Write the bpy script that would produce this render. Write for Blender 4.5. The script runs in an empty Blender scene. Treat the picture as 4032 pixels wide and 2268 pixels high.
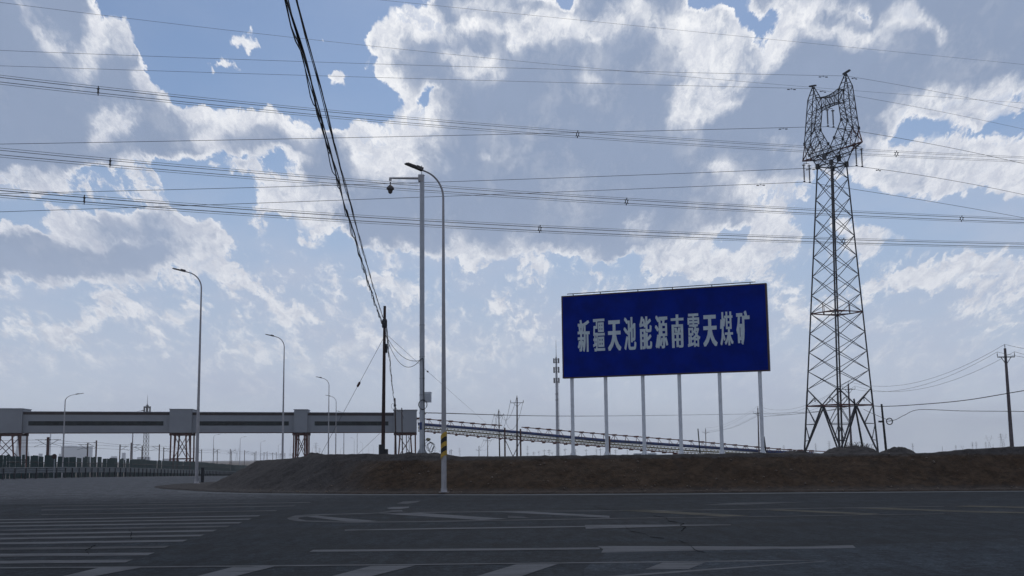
import bpy, bmesh, math, random
import numpy as np
from mathutils import Vector, Matrix, noise as mnoise

R = math.radians
scene = bpy.context.scene
COL = scene.collection

# ------------------------------------------------------------------ camera
F = 4750.0                       # focal length in pixels of a 4032 px wide frame
PITCH = math.atan(667.0 / F)
ROLL = -0.0105
EYE = 1.5
cam_data = bpy.data.cameras.new("camera")
cam_data.sensor_width = 36.0
cam_data.lens = 36.0 * F / 4032.0
cam_data.clip_start = 0.1
cam_data.clip_end = 40000.0
cam = bpy.data.objects.new("camera", cam_data)
COL.objects.link(cam)
_f = Vector((0, math.cos(PITCH), math.sin(PITCH)))
_r0 = Vector((1, 0, 0))
_u0 = Vector((0, -math.sin(PITCH), math.cos(PITCH)))
_r = math.cos(ROLL) * _r0 + math.sin(ROLL) * _u0
_u = -math.sin(ROLL) * _r0 + math.cos(ROLL) * _u0
CAMPOS = Vector((0, 0, EYE))
_m = Matrix((_r, _u, -_f)).transposed().to_4x4()
cam.matrix_world = Matrix.Translation(CAMPOS) @ _m
scene.camera = cam


def ray(px, py):
    return _f + _r * ((px - 2016.0) / F) - _u * ((py - 1134.0) / F)


def at(px, py, D):
    """world point seen at photo position (px, py), D metres ahead"""
    d = ray(px, py)
    return CAMPOS + d * (D / d.y)


def on_ground(px, py, z=0.0):
    d = ray(px, py)
    return CAMPOS + d * ((z - EYE) / d.z)


# ------------------------------------------------------------------ light
SUN_EL, SUN_AZ = 44.0, 4.0        # the sun stands ahead of the camera, above the frame, behind cloud
scene.view_settings.view_transform = 'Standard'
scene.view_settings.look = 'None'
scene.view_settings.exposure = 0.0
scene.view_settings.gamma = 1.0
scene.render.film_transparent = False

sun_d = bpy.data.lights.new("sun", 'SUN')
sun_d.energy = 0.8
sun_d.angle = R(14)
sun_d.color = (1.0, 0.95, 0.87)
sun = bpy.data.objects.new("sun", sun_d)
COL.objects.link(sun)
_sd = Vector((math.sin(R(SUN_AZ)) * math.cos(R(SUN_EL)), math.cos(R(SUN_AZ)) * math.cos(R(SUN_EL)), math.sin(R(SUN_EL))))
sun.rotation_euler = _sd.to_track_quat('Z', 'Y').to_euler()

world = bpy.data.worlds.new("World")
scene.world = world
world.use_nodes = True


class NT:
    """short hand for node building"""
    def __init__(self, tree):
        self.t = tree
        self.n = tree.nodes
        self.l = tree.links

    def put(self, sock, v):
        if v is None:
            return
        if isinstance(v, bpy.types.NodeSocket):
            self.l.new(v, sock)
        else:
            sock.default_value = v

    def math(self, op, a, b=None, c=None, clamp=False):
        n = self.n.new('ShaderNodeMath')
        n.operation = op
        n.use_clamp = clamp
        for i, v in enumerate((a, b, c)):
            self.put(n.inputs[i], v)
        return n.outputs[0]

    def vmath(self, op, a, b=None, scale=None):
        n = self.n.new('ShaderNodeVectorMath')
        n.operation = op
        self.put(n.inputs[0], a)
        if b is not None:
            self.put(n.inputs[1], b)
        if scale is not None:
            self.put(n.inputs['Scale'], scale)
        return n.outputs['Value'] if op in ('DOT_PRODUCT', 'LENGTH', 'DISTANCE') else n.outputs[0]

    def step(self, v, a, b, lo=0.0, hi=1.0):
        n = self.n.new('ShaderNodeMapRange')
        n.interpolation_type = 'SMOOTHSTEP'
        self.put(n.inputs['Value'], v)
        self.put(n.inputs['From Min'], a)
        self.put(n.inputs['From Max'], b)
        self.put(n.inputs['To Min'], lo)
        self.put(n.inputs['To Max'], hi)
        return n.outputs[0]

    def mix(self, fac, a, b, typ='MIX'):
        n = self.n.new('ShaderNodeMix')
        n.data_type = 'RGBA'
        n.blend_type = typ
        self.put(n.inputs[0], fac)
        for s, v in ((n.inputs[6], a), (n.inputs[7], b)):
            if isinstance(v, tuple) and len(v) == 3:
                v = v + (1,)
            self.put(s, v)
        return n.outputs[2]

    def noise(self, vec, scale, detail=4.0, rough=0.5, out='Fac', typ='FBM', lac=2.0):
        n = self.n.new('ShaderNodeTexNoise')
        n.noise_type = typ
        self.put(n.inputs['Vector'], vec)
        n.inputs['Scale'].default_value = scale
        n.inputs['Detail'].default_value = detail
        n.inputs['Roughness'].default_value = rough
        n.inputs['Lacunarity'].default_value = lac
        return n.outputs[out]

    def comb(self, x, y, z):
        n = self.n.new('ShaderNodeCombineXYZ')
        for i, v in enumerate((x, y, z)):
            self.put(n.inputs[i], v)
        return n.outputs[0]

    def sep(self, v):
        n = self.n.new('ShaderNodeSeparateXYZ')
        self.put(n.inputs[0], v)
        return n.outputs


# ---- cloud cover of the sky in front, as a table of azimuth x elevation (degrees)
# each entry: outline, thickness of cloud there (0 clear, 0.45 thin and bright, 1 thick and grey), softness
Z2 = 4032.0 / 2576.0
CLOUD = [
    # pale veil low in the sky
    ([(-100, 560), (900, 600), (1700, 640), (2700, 560), (2700, 1300), (-100, 1300)], .16, 30),
    # grey mass upper left
    ([(-90, -90), (205, -90), (222, 10), (250, 55), (300, 58), (332, 88), (347, 130), (352, 178), (368, 205), (432, 232),
      (447, 268), (525, 280), (640, 284), (745, 285), (795, 325), (775, 375), (735, 380), (640, 385), (560, 362),
      (520, 392), (430, 398), (330, 408), (240, 416), (100, 440), (-90, 430)], .95, 5),
    ([(210, 50), (300, 60), (335, 92), (340, 130), (310, 150), (250, 135), (230, 180), (190, 215), (170, 150), (200, 110)], .5, 8),
    ([(20, -20), (60, -20), (120, 60), (160, 110), (170, 140), (120, 130), (75, 50)], .47, 8),
    ([(255, 70), (318, 70), (334, 118), (300, 150), (262, 128)], .66, 10),
    ([(170, 130), (200, 130), (222, 215), (195, 225)], .55, 8),
    ([(240, 258), (290, 275), (340, 288), (356, 312), (340, 345), (262, 352), (222, 352), (245, 320)], .44, 9),
    ([(330, 180), (365, 200), (430, 235), (452, 268), (430, 292), (390, 250), (345, 235)], .48, 7),
    ([(450, 272), (640, 284), (760, 290), (800, 320), (770, 335), (700, 325), (650, 310), (560, 330), (480, 312)], .48, 8),
    ([(500, 320), (545, 330), (540, 370), (500, 365)], .5, 8),
    ([(560, 280), (600, 320), (650, 345), (600, 310)], .5, 6),
    # thin cloud, left edge
    ([(-90, 442), (120, 428), (190, 440), (212, 480), (150, 505), (90, 512), (-90, 530)], .40, 9),
    ([(300, 400), (345, 400), (385, 455), (400, 480), (440, 510), (420, 520), (350, 500), (200, 500), (210, 440)], .30, 8),
    ([(342, 395), (356, 415), (396, 470), (400, 484), (372, 470), (352, 430)], .52, 3),
    # second cloud, left
    ([(100, 556), (150, 530), (200, 525), (240, 530), (290, 514), (340, 535), (380, 500), (430, 520), (480, 536),
      (560, 572), (572, 606), (545, 640), (470, 664), (425, 655), (410, 640), (400, 618), (300, 606), (200, 606), (112, 572)], .5, 6),
    ([(270, 530), (340, 545), (400, 560), (400, 600), (300, 590), (200, 590), (180, 570)], .7, 10),
    ([(-90, 585), (150, 600), (300, 612), (405, 625), (425, 655), (380, 682), (100, 692), (-90, 684)], .85, 6),
    ([(120, 682), (260, 676), (250, 694), (120, 692)], .42, 5),
    # broken cloud in the middle of the left half
    ([(540, 378), (640, 385), (665, 440), (600, 448), (550, 430)], .46, 12),
    ([(640, 430), (690, 440), (725, 500), (690, 585), (635, 575), (660, 520)], .42, 12),
    ([(760, 470), (860, 470), (860, 560), (780, 560), (750, 500)], .42, 14),
    ([(660, 440), (860, 400), (900, 560), (760, 600), (690, 500)], .55, 22),
    # small puffs in the blue
    ([(608, 58), (645, 60), (640, 78), (620, 80)], .42, 3),
    ([(580, 98), (600, 88), (650, 92), (650, 118), (620, 126), (584, 116)], .46, 4),
    ([(500, 172), (540, 158), (552, 146), (592, 158), (590, 166), (545, 166), (505, 182)], .44, 3),
    ([(836, 176), (860, 176), (886, 206), (866, 226), (846, 206)], .44, 4),
    ([(920, 158), (934, 162), (946, 186), (934, 194)], .42, 3),
    ([(420, 148), (446, 146), (442, 160), (424, 158)], .3, 3),
    ([(512, 60), (528, 62), (526, 68), (512, 68)], .34, 2),
    ([(700, 120), (720, 120), (716, 132), (700, 132)], .28, 3), ([(786, 90), (800, 92), (806, 105), (790, 105)], .3, 4),
    # big central cloud
    ([(928, 98), (955, 62), (970, 30), (1000, 34), (1030, 26), (1082, 24), (1096, -60), (1330, -60), (1345, -4), (1420, 26),
      (1440, 18), (1450, -60), (1570, -60), (1590, 28), (1600, -60), (1700, -60), (1745, 28), (1830, 35), (1878, 66), (1894, 104),
      (1990, 300), (2040, 460), (1960, 540), (1880, 560), (1700, 620), (1500, 640), (1100, 640), (900, 620), (850, 560), (880, 470),
      (760, 440), (745, 400), (790, 330), (860, 312), (930, 312), (985, 300), (1010, 268), (990, 238), (962, 205), (972, 150), (940, 128)], .9, 5),
    ([(930, 100), (965, 35), (1080, 26), (1150, 70), (1150, 105), (1060, 110), (1010, 110), (1000, 150), (1020, 230), (1040, 250),
      (1000, 250), (965, 200), (975, 150)], .44, 9),
    ([(1150, 40), (1215, 40), (1290, 62), (1282, 80), (1230, 70), (1210, 92), (1185, 94), (1150, 70)], .46, 8),
    ([(1105, 126), (1150, 136), (1170, 130), (1240, 136), (1240, 168), (1285, 195), (1250, 203), (1200, 190), (1120, 180)], .52, 8),
    ([(1280, 40), (1430, 35), (1560, 40), (1580, 80), (1500, 110), (1400, 110), (1340, 112), (1265, 120), (1280, 70)], .5, 9),
    ([(1262, 102), (1330, 85), (1330, 110), (1268, 120)], .44, 4),
    ([(1450, 0), (1600, 5), (1720, 30), (1740, 80), (1690, 110), (1600, 60), (1520, 50)], .62, 10),
    ([(1120, -5), (1330, -5), (1340, 22), (1250, 15), (1150, 30)], .6, 8),
    ([(1455, 190), (1525, 190), (1525, 206), (1470, 206)], .58, 4),
    ([(1080, 355), (1112, 358), (1110, 376), (1082, 374)], .5, 4),
    ([(1215, 385), (1240, 388), (1235, 400), (1215, 398)], .55, 4),
    ([(860, 318), (940, 300), (1010, 270), (1080, 250), (1130, 290), (1080, 330), (1040, 380), (1050, 410), (960, 430), (920, 440), (905, 410), (860, 370)], .45, 12),
    ([(930, 380), (1060, 390), (1060, 430), (1000, 460), (930, 455)], .5, 14),
    ([(1060, 395), (1130, 395), (1120, 430), (1075, 430)], .75, 10),
    ([(1040, 268), (1075, 234), (1118, 246), (1112, 268), (1080, 282)], .1, 6),
    # tall cloud on the right
    ([(1840, 190), (1905, 165), (1930, 110), (1950, 80), (1905, 20), (1900, -60), (2700, -60), (2700, 230), (2560, 240), (2440, 300),
      (2350, 300), (2250, 330), (2180, 345), (2190, 420), (2100, 440), (1960, 420), (1760, 330), (1690, 290), (1676, 240), (1690, 200), (1740, 190)], .95, 6),
    ([(1700, 40), (1830, 35), (1880, 64), (1896, 104), (1870, 150), (1800, 180), (1720, 205), (1690, 180), (1720, 120)], .52, 9),
    ([(1690, 200), (1800, 185), (1890, 150), (1940, 95), (1990, 80), (2000, 120), (1960, 180), (1900, 200), (1830, 220), (1880, 240),
      (1860, 262), (1800, 270), (1760, 330), (1700, 320), (1678, 260)], .5, 9),
    ([(1905, 0), (2010, -10), (2080, 20), (2060, 60), (2020, 100), (1975, 130), (1940, 95), (1920, 50)], .5, 10),
    ([(2020, 118), (2050, 80), (2090, 62), (2180, 60), (2220, 50), (2235, 20), (2290, -10), (2330, 20), (2350, 80), (2330, 60), (2240, 55), (2210, 90),
      (2150, 120), (2110, 110), (2060, 100)], .47, 7),
    ([(2120, 100), (2210, 60), (2230, 90), (2180, 120), (2140, 130)], .55, 8),
    ([(2330, 40), (2355, 40), (2365, 95), (2345, 100)], .52, 5),
    ([(2060, 20), (2100, 0), (2170, 0), (2200, 28), (2150, 50), (2100, 40)], .55, 8),
    ([(2160, 15), (2205, 18), (2185, 38), (2160, 30)], .12, 5),
    ([(1895, 40), (1935, 30), (1945, 75), (1905, 130), (1890, 100)], .1, 4),
    ([(1820, -20), (1895, -20), (1890, 30), (1870, 40)], .12, 6),
    # bright broken cloud at the right edge
    ([(2240, 260), (2310, 235), (2420, 215), (2580, 185), (2700, 190), (2700, 320), (2560, 285), (2480, 330), (2420, 340), (2350, 300), (2270, 310), (2200, 310)], .46, 9),
    ([(2140, 345), (2180, 330), (2240, 355), (2290, 350), (2330, 330), (2400, 345), (2480, 352), (2560, 345), (2700, 350), (2700, 480), (2560, 500),
      (2420, 480), (2300, 500), (2200, 470), (2120, 440), (2160, 400)], .5, 9),
    ([(2290, 290), (2340, 300), (2420, 320), (2410, 340), (2330, 325), (2270, 345), (2215, 345)], .1, 6),
    ([(2545, 230), (2576, 232), (2576, 250), (2550, 250)], .12, 4),
    ([(2420, 260), (2480, 270), (2500, 310), (2440, 310)], .7, 10),
    # lower right
    ([(2010, 370), (2060, 360), (2100, 400), (2060, 430), (2000, 420), (1920, 350), (1960, 330)], .6, 14),
    ([(1780, 425), (1822, 425), (1820, 460), (1790, 455)], .42, 8),
    ([(1830, 460), (1900, 450), (2030, 460), (2000, 530), (1900, 540), (1850, 480)], .38, 14),
    ([(1562, 560), (1600, 532), (1640, 545), (1650, 580), (1590, 600)], .46, 8),
    ([(1592, 640), (1640, 612), (1720, 602), (1745, 612), (1770, 580), (1800, 600), (1850, 640), (1880, 610), (1950, 620), (1960, 650),
      (1890, 680), (1930, 690), (1850, 705), (1700, 690), (1640, 700), (1600, 670)], .42, 8),
    ([(1740, 650), (1830, 650), (1860, 680), (1760, 690)], .62, 10),
    ([(1880, 540), (1960, 530), (2010, 560), (1990, 630), (1930, 640), (1890, 610)], .46, 10),
    ([(2100, 560), (2180, 575), (2240, 590), (2230, 620), (2160, 640), (2110, 610)], .42, 10),
    ([(2230, 600), (2290, 595), (2320, 620), (2250, 622)], .42, 6),
    ([(2330, 660), (2420, 640), (2500, 650), (2600, 670), (2700, 680), (2700, 760), (2500, 720), (2400, 740), (2300, 720), (2180, 740), (2100, 720), (2200, 700)], .38, 12),
    ([(2040, 720), (2060, 800), (2000, 830), (1960, 800), (1990, 730)], .34, 16), ([(2450, 780), (2600, 790), (2600, 830), (2430, 820)], .32, 14),
    # lower middle
    ([(1070, 625), (1150, 610), (1240, 606), (1240, 640), (1210, 668), (1140, 660), (1090, 650)], .44, 10),
    ([(1255, 610), (1330, 590), (1335, 640), (1300, 665), (1260, 640)], .44, 10),
    ([(1330, 650), (1400, 680), (1420, 700), (1380, 722), (1340, 690)], .4, 10),
    ([(1460, 640), (1520, 645), (1500, 680), (1470, 665)], .38, 8),
    ([(840, 712), (930, 708), (1045, 710), (1050, 760), (1000, 762), (900, 735)], .40, 8),
    ([(1200, 770), (1300, 758), (1290, 778), (1210, 780)], .38, 7), ([(1275, 790), (1400, 800), (1380, 850), (1300, 820)], .3, 14),
    ([(1240, 860), (1300, 840), (1330, 870), (1240, 890)], .34, 10),
    ([(985, 860), (1080, 850), (1170, 870), (1240, 900), (1190, 940), (1080, 920), (1000, 890)], .34, 12),
    ([(835, 850), (880, 828), (960, 840), (960, 880), (850, 885)], .38, 8),
    # lower left
    ([(400, 690), (450, 665), (540, 650), (560, 672), (590, 702), (575, 740), (540, 700), (440, 690)], .42, 9),
    ([(535, 652), (558, 660), (592, 705), (640, 710), (668, 728), (705, 770), (760, 768), (800, 800), (858, 795), (830, 812), (740, 806), (700, 790), (655, 735), (600, 730), (595, 760)], .44, 4),
    ([(255, 716), (300, 690), (370, 686), (430, 690), (420, 705), (330, 712), (330, 728), (270, 725)], .38, 6),
    ([(236, 770), (256, 745), (290, 738), (325, 770), (358, 780), (350, 800), (310, 790), (240, 780)], .42, 6),
    ([(435, 775), (505, 765), (500, 800), (440, 812)], .38, 7), ([(570, 800), (612, 770), (640, 812), (600, 815)], .38, 7),
    ([(-90, 812), (10, 804), (55, 808), (60, 830), (-90, 830)], .38, 5),
    ([(55, 835), (130, 820), (190, 800), (235, 788), (250, 805), (190, 830), (200, 860), (245, 890), (215, 900), (180, 880), (140, 898), (90, 870)], .42, 7),
    ([(-90, 890), (20, 900), (70, 925), (-90, 930)], .34, 10), ([(320, 850), (380, 832), (430, 848), (470, 880), (430, 880), (330, 852)], .36, 7),
    ([(400, 900), (460, 908), (450, 918), (405, 912)], .36, 4), ([(530, 860), (600, 850), (700, 860), (690, 930), (600, 935), (560, 900)], .34, 14),
    ([(720, 860), (800, 880), (870, 900), (850, 930), (760, 910)], .34, 10),
]


def cloud_table(nx, ny, az0, az1, el0, el1):
    W, H = 280, 160                                   # raster over the frame and a margin round it
    x0, y0, sc = -90.0, -60.0, 2760.0 / 280
    yy, xx = np.mgrid[0:H, 0:W]
    gx, gy = x0 + (xx + .5) * sc, y0 + (yy + .5) * sc

    def blur(a, s):
        s = max(s / sc, .35)
        k = int(math.ceil(s * 3))
        w = np.exp(-.5 * (np.arange(-k, k + 1) / s) ** 2)
        w /= w.sum()
        a = np.pad(a, k, mode='edge')
        a = sum(w[i] * a[i:i + H, :] for i in range(2 * k + 1))
        return sum(w[i] * a[:, i:i + W] for i in range(2 * k + 1))
    T = np.zeros((H, W))
    for poly, val, soft in CLOUD:
        if val > .25 and sum(q[1] for q in poly) / len(poly) > 560:
            val, soft = val * 1.15 + .03, soft * 1.2
        inside = np.zeros((H, W), bool)
        n = len(poly)
        for i in range(n):
            (ax, ay), (bx, by) = poly[i], poly[(i + 1) % n]
            if ay == by:
                continue
            c = ((gy < ay) != (gy < by)) & (gx < (bx - ax) * (gy - ay) / (by - ay) + ax)
            inside ^= c
        if val < .5 and 490 < sum(q[0] for q in poly) / len(poly) < 950 and sum(q[1] for q in poly) / len(poly) < 240:
            val += .16
        m = blur(inside.astype(float), soft)
        T = T * (1 - m) + val * m
    out = np.zeros((ny, nx))
    for j in range(ny):
        for i in range(nx):
            az = R(az0 + (az1 - az0) * i / (nx - 1))
            el = R(el0 + (el1 - el0) * j / (ny - 1))
            d = Vector((math.sin(az) * math.cos(el), math.cos(az) * math.cos(el), math.sin(el)))
            k = d.dot(_f)
            px, py = 2016 + F * d.dot(_r) / k, 1134 - F * d.dot(_u) / k
            u, v = (px / Z2 - x0) / sc - .5, (py / Z2 - y0) / sc - .5
            u, v = min(max(u, 0), W - 1.001), min(max(v, 0), H - 1.001)
            a, b = int(u), int(v)
            fu, fv = u - a, v - b
            out[j, i] = (T[b, a] * (1 - fu) + T[b, a + 1] * fu) * (1 - fv) + (T[b + 1, a] * (1 - fu) + T[b + 1, a + 1] * fu) * fv
    return out


def build_sky():
    t = NT(world.node_tree)
    t.n.clear()
    tc = t.n.new('ShaderNodeTexCoord')
    d = tc.outputs['Generated']
    d = t.vmath('NORMALIZE', d)
    sx, sy, sz = t.sep(d)
    az = t.math('ARCTAN2', sx, sy)
    el = t.math('ARCSINE', sz)
    # noise space: a cloud deck seen in perspective, finer towards the horizon
    k = t.math('DIVIDE', 1.0, t.math('ADD', t.math('MAXIMUM', sz, 0.0), 0.42))
    p = t.vmath('MULTIPLY', t.comb(az, el, 0.0), t.comb(k, t.math('MULTIPLY', k, 1.25), 1.0))
    w1 = t.noise(p, 16.0, 5.0, .62, 'Color')
    warp = t.vmath('SUBTRACT', w1, (.5, .5, .5))
    # cloud table looked up with a little turbulence
    AZ, E0, E1 = 26.0, -2.0, 23.5
    wx, wy, _ = t.sep(warp)
    u = t.math('ADD', t.math('DIVIDE', az, R(AZ)), t.math('MULTIPLY', wx, .115))
    v0 = t.math('SUBTRACT', t.math('MULTIPLY', t.math('SUBTRACT', el, R(E0)), 2.0 / R(E1 - E0)), 1.0)
    v = t.math('ADD', v0, t.math('MULTIPLY', wy, .20))
    NX, NY = 161, 78
    T = cloud_table(NX, NY, -AZ, AZ, E0, E1)
    U, S, Vt = np.linalg.svd(T, full_matrices=False)

    def curve3(src, vecs, n):
        c = t.n.new('ShaderNodeVectorCurve')
        t.put(c.inputs['Vector'], src)
        mp = c.mapping
        mp.use_clip = False
        mp.extend = 'HORIZONTAL'
        for ch in range(3):
            q = vecs[ch]
            pts = mp.curves[ch].points
            pts[0].location = (-1, float(q[0]))
            pts[-1].location = (1, float(q[-1]))
            for i in range(1, n - 1):
                pts.new(-1 + 2 * i / (n - 1), float(q[i]))
            for pt in pts:
                pt.handle_type = 'VECTOR'
        mp.update()
        return c.outputs[0]

    def lookup(u, v, rank):
        uu, vv = t.comb(u, u, u), t.comb(v, v, v)
        total = None
        for g in range(0, rank, 3):
            a = t.vmath('MULTIPLY', curve3(vv, U[:, g:g + 3].T, NY), tuple(float(s) for s in S[g:g + 3]))
            val = t.vmath('DOT_PRODUCT', a, curve3(uu, Vt[g:g + 3], NX))
            total = val if total is None else t.math('ADD', total, val)
        return total
    front = lookup(u, v, 45)
    above = lookup(u, t.math('ADD', v, .075), 27)       # cloud standing between this spot and the sun
    # anywhere else in the sky: scattered cloud from noise alone
    big = t.noise(t.vmath('MULTIPLY', d, (1, 1, 2.2)), 2.6, 4.0, .5)
    free = t.step(big, .42, .66, 0.0, .95)
    uo = t.math('ABSOLUTE', t.math('DIVIDE', az, R(AZ)))
    inside = t.math('MULTIPLY', t.step(uo, .95, 1.1, 1.0, 0.0), t.step(v0, .96, 1.2, 1.0, 0.0))

    def blend(fac, a, b):
        mixn = t.n.new('ShaderNodeMix')
        t.put(mixn.inputs[0], fac)
        t.put(mixn.inputs[2], a)
        t.put(mixn.inputs[3], b)
        return mixn.outputs[0]
    base = blend(inside, free, front)
    up = blend(inside, free, above)
    n2 = t.noise(p, 24.0, 10.0, .58)
    n3 = t.noise(t.vmath('ADD', p, t.vmath('SCALE', warp, scale=.06)), 95.0, 9.0, .60)
    n2c = t.math('SUBTRACT', n2, .5)
    n3c = t.math('SUBTRACT', n3, .5)
    turb = t.math('ADD', t.math('MULTIPLY', n2c, 1.75), t.math('MULTIPLY', n3c, 1.15))
    amp = t.math('MULTIPLY', t.step(base, .02, .30, .10, 1.0), t.step(base, .60, .95, 1.0, .45))
    dens = t.math('ADD', base, t.math('MULTIPLY', turb, amp))
    dens = t.math('MAXIMUM', dens, t.math('SUBTRACT', t.math('MULTIPLY', base, 1.05), .13))
    low = t.step(el, R(1.0), R(13.0))                    # 0 at the horizon, 1 high up
    cover = t.step(dens, t.step(low, .1, .7, .06, .16), t.step(low, .1, .7, .58, .43))
    # thin cloud in front of the sun is white, thick cloud grey
    depth = t.math('ADD', t.math('ADD', t.math('MULTIPLY', dens, .46), t.math('MULTIPLY', base, .30)), t.math('MULTIPLY', t.math('MAXIMUM', up, t.math('MULTIPLY', base, .8)), .24))
    gv = t.noise(p, 9.0, 5.0, .6)
    depth = t.math('ADD', depth, t.math('MULTIPLY', t.math('SUBTRACT', gv, .515), .85))
    thick = t.step(depth, .415, .93)
    sunv = t.vmath('DOT_PRODUCT', d, tuple(_sd))
    glow = t.step(sunv, .72, .97)
    K = 10.0                                             # the Background runs at 0.1
    white = t.mix(glow, tuple(K * c for c in (.66, .69, .78)), tuple(K * c for c in (.94, .95, .98)))
    white = t.mix(low, tuple(K * c for c in (.77, .80, .865)), white)
    n4 = t.noise(t.vmath('ADD', p, t.vmath('SCALE', warp, scale=.08)), 48.0, 8.0, .62)
    white = t.mix(1.0, white, t.mix(t.step(n4, .30, .66), (.80, .82, .865), (1.12, 1.11, 1.08)), 'MULTIPLY')
    grey = t.mix(low, tuple(K * c for c in (.47, .54, .68)), tuple(K * c for c in (.285, .355, .50)))
    grey = t.mix(1.0, grey, t.mix(gv, (.84, .85, .87), (1.18, 1.17, 1.15)), 'MULTIPLY')
    ccol = t.mix(thick, white, grey)
    sky = t.n.new('ShaderNodeTexSky')
    sky.sky_type = 'NISHITA'
    sky.sun_disc = False
    sky.sun_elevation = R(SUN_EL)
    sky.sun_rotation = R(SUN_AZ)
    sky.altitude = 600
    sky.air_density = 1.0
    sky.dust_density = 1.0
    sky.ozone_density = 2.0
    skyc = t.mix(1.0, sky.outputs[0], SKY_TINT, 'MULTIPLY')
    skyc = t.mix(t.step(el, R(3.0), R(18.0), .95, .0), skyc, tuple(K * c for c in (.43, .52, .69)))
    skyc = t.mix(t.step(el, R(0.0), R(9.0), .97, .0), skyc, tuple(K * c for c in (.60, .665, .775)))
    # thin high veil, patchy
    hv = t.noise(t.vmath('MULTIPLY', p, (1, 2.2, 1)), 5.0, 6.0, .55)
    skyc = t.mix(t.math('MULTIPLY', t.step(hv, .35, .75), t.step(el, R(5), R(17), .85, .14)), skyc, tuple(K * c for c in (.50, .56, .70)))
    lowfade = t.step(el, R(1.5), R(6.5), .12, 1.0)
    col = t.mix(t.math('MULTIPLY', cover, t.math('MULTIPLY', lowfade, .96)), skyc, ccol)
    bg = t.n.new('ShaderNodeBackground')
    bg.inputs['Strength'].default_value = 0.1
    t.put(bg.inputs['Color'], col)
    out = t.n.new('ShaderNodeOutputWorld')
    t.l.new(bg.outputs[0], out.inputs['Surface'])


HAZE = .00014
SKY_TINT = (.555, .64, .735)
build_sky()
world.cycles.sampling_method = 'MANUAL'
world.cycles.sample_map_resolution = 1024


# ------------------------------------------------------------------ helpers
rng = random.Random(7)


class MB:
    """collects faces and links them as ONE mesh object"""
    def __init__(self):
        self.v, self.f, self.s = [], [], []

    def add(self, verts, faces, smooth=False):
        o = len(self.v)
        self.v += [tuple(p) for p in verts]
        self.f += [tuple(i + o for i in q) for q in faces]
        self.s += [smooth] * len(faces)
        return self

    def box(self, lo, hi):
        (x0, y0, z0), (x1, y1, z1) = lo, hi
        return self.add([(x0, y0, z0), (x1, y0, z0), (x1, y1, z0), (x0, y1, z0), (x0, y0, z1), (x1, y0, z1), (x1, y1, z1), (x0, y1, z1)],
                        [(0, 3, 2, 1), (4, 5, 6, 7), (0, 1, 5, 4), (1, 2, 6, 5), (2, 3, 7, 6), (3, 0, 4, 7)])

    def obox(self, c, ax, ay, az):
        """box from a centre and three half-axis vectors"""
        c, ax, ay, az = map(Vector, (c, ax, ay, az))
        V = [c + ax * a + ay * b + az * d for d in (-1, 1) for a, b in ((-1, -1), (1, -1), (1, 1), (-1, 1))]
        return self.add(V, [(0, 3, 2, 1), (4, 5, 6, 7), (0, 1, 5, 4), (1, 2, 6, 5), (2, 3, 7, 6), (3, 0, 4, 7)])

    def bar(self, p, q, w, h=None):
        """square bar from p to q"""
        p, q = Vector(p), Vector(q)
        d = q - p
        if d.length < 1e-6:
            return self
        h = w if h is None else h
        d.normalize()
        s = d.cross(Vector((0, 0, 1)))
        if s.length < 1e-3:
            s = Vector((1, 0, 0))
        s.normalize()
        t = s.cross(d)
        V = [p + s * a * w / 2 + t * b * h / 2 for a, b in ((-1, -1), (1, -1), (1, 1), (-1, 1))]
        V += [v + (q - p) for v in V]
        return self.add(V, [(3, 2, 1, 0), (4, 5, 6, 7), (0, 1, 5, 4), (1, 2, 6, 5), (2, 3, 7, 6), (3, 0, 4, 7)])

    def tube(self, pts, r, n=8, smooth=True, cap=True):
        pts = [Vector(p) for p in pts]
        rs = r if isinstance(r, (list, tuple)) else [r] * len(pts)
        V, Fc = [], []
        up = Vector((0, 0, 1))
        prev = None
        for i, p in enumerate(pts):
            a = pts[max(i - 1, 0)]
            b = pts[min(i + 1, len(pts) - 1)]
            d = (b - a).normalized()
            if prev is None:
                s = d.cross(up)
                if s.length < 1e-3:
                    s = Vector((1, 0, 0))
                s.normalize()
            else:
                s = prev - d * prev.dot(d)
                s.normalize()
            prev = s
            t = d.cross(s)
            for k in range(n):
                w = 2 * math.pi * k / n
                V.append(p + (s * math.cos(w) + t * math.sin(w)) * rs[i])
        for i in range(len(pts) - 1):
            for k in range(n):
                a, b = i * n + k, i * n + (k + 1) % n
                Fc.append((a, b, b + n, a + n))
        self.add(V, Fc, smooth)
        if cap:
            m = len(pts) - 1
            self.add([V[k] for k in range(n)], [tuple(range(n - 1, -1, -1))])
            self.add([V[m * n + k] for k in range(n)], [tuple(range(n))])
        return self

    def lathe(self, c, prof, n=16):
        c = Vector(c)
        V = [c + Vector((r * math.cos(2 * math.pi * k / n), r * math.sin(2 * math.pi * k / n), z)) for r, z in prof for k in range(n)]
        Fc = [(i * n + k, i * n + (k + 1) % n, (i + 1) * n + (k + 1) % n, (i + 1) * n + k) for i in range(len(prof) - 1) for k in range(n)]
        self.add(V, Fc, True)
        m = len(prof) - 1
        self.add([V[k] for k in range(n)], [tuple(range(n - 1, -1, -1))])
        self.add([V[m * n + k] for k in range(n)], [tuple(range(n))])
        return self

    def build(self, name, mat, parent=None, off=None):
        """off: world position of the parent, taken off the vertices"""
        if off is None and parent is not None:
            o = parent
            off = Vector((0, 0, 0))
            while o is not None:
                off = off + o.location
                o = o.parent
        off = Vector(off) if off is not None else Vector((0, 0, 0))
        me = bpy.data.meshes.new(name)
        me.from_pydata([tuple(Vector(v) - off) for v in self.v], [], self.f)
        me.polygons.foreach_set('use_smooth', self.s)
        me.materials.append(mat)
        me.update()
        ob = bpy.data.objects.new(name, me)
        COL.objects.link(ob)
        ob.parent = parent
        return ob


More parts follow.
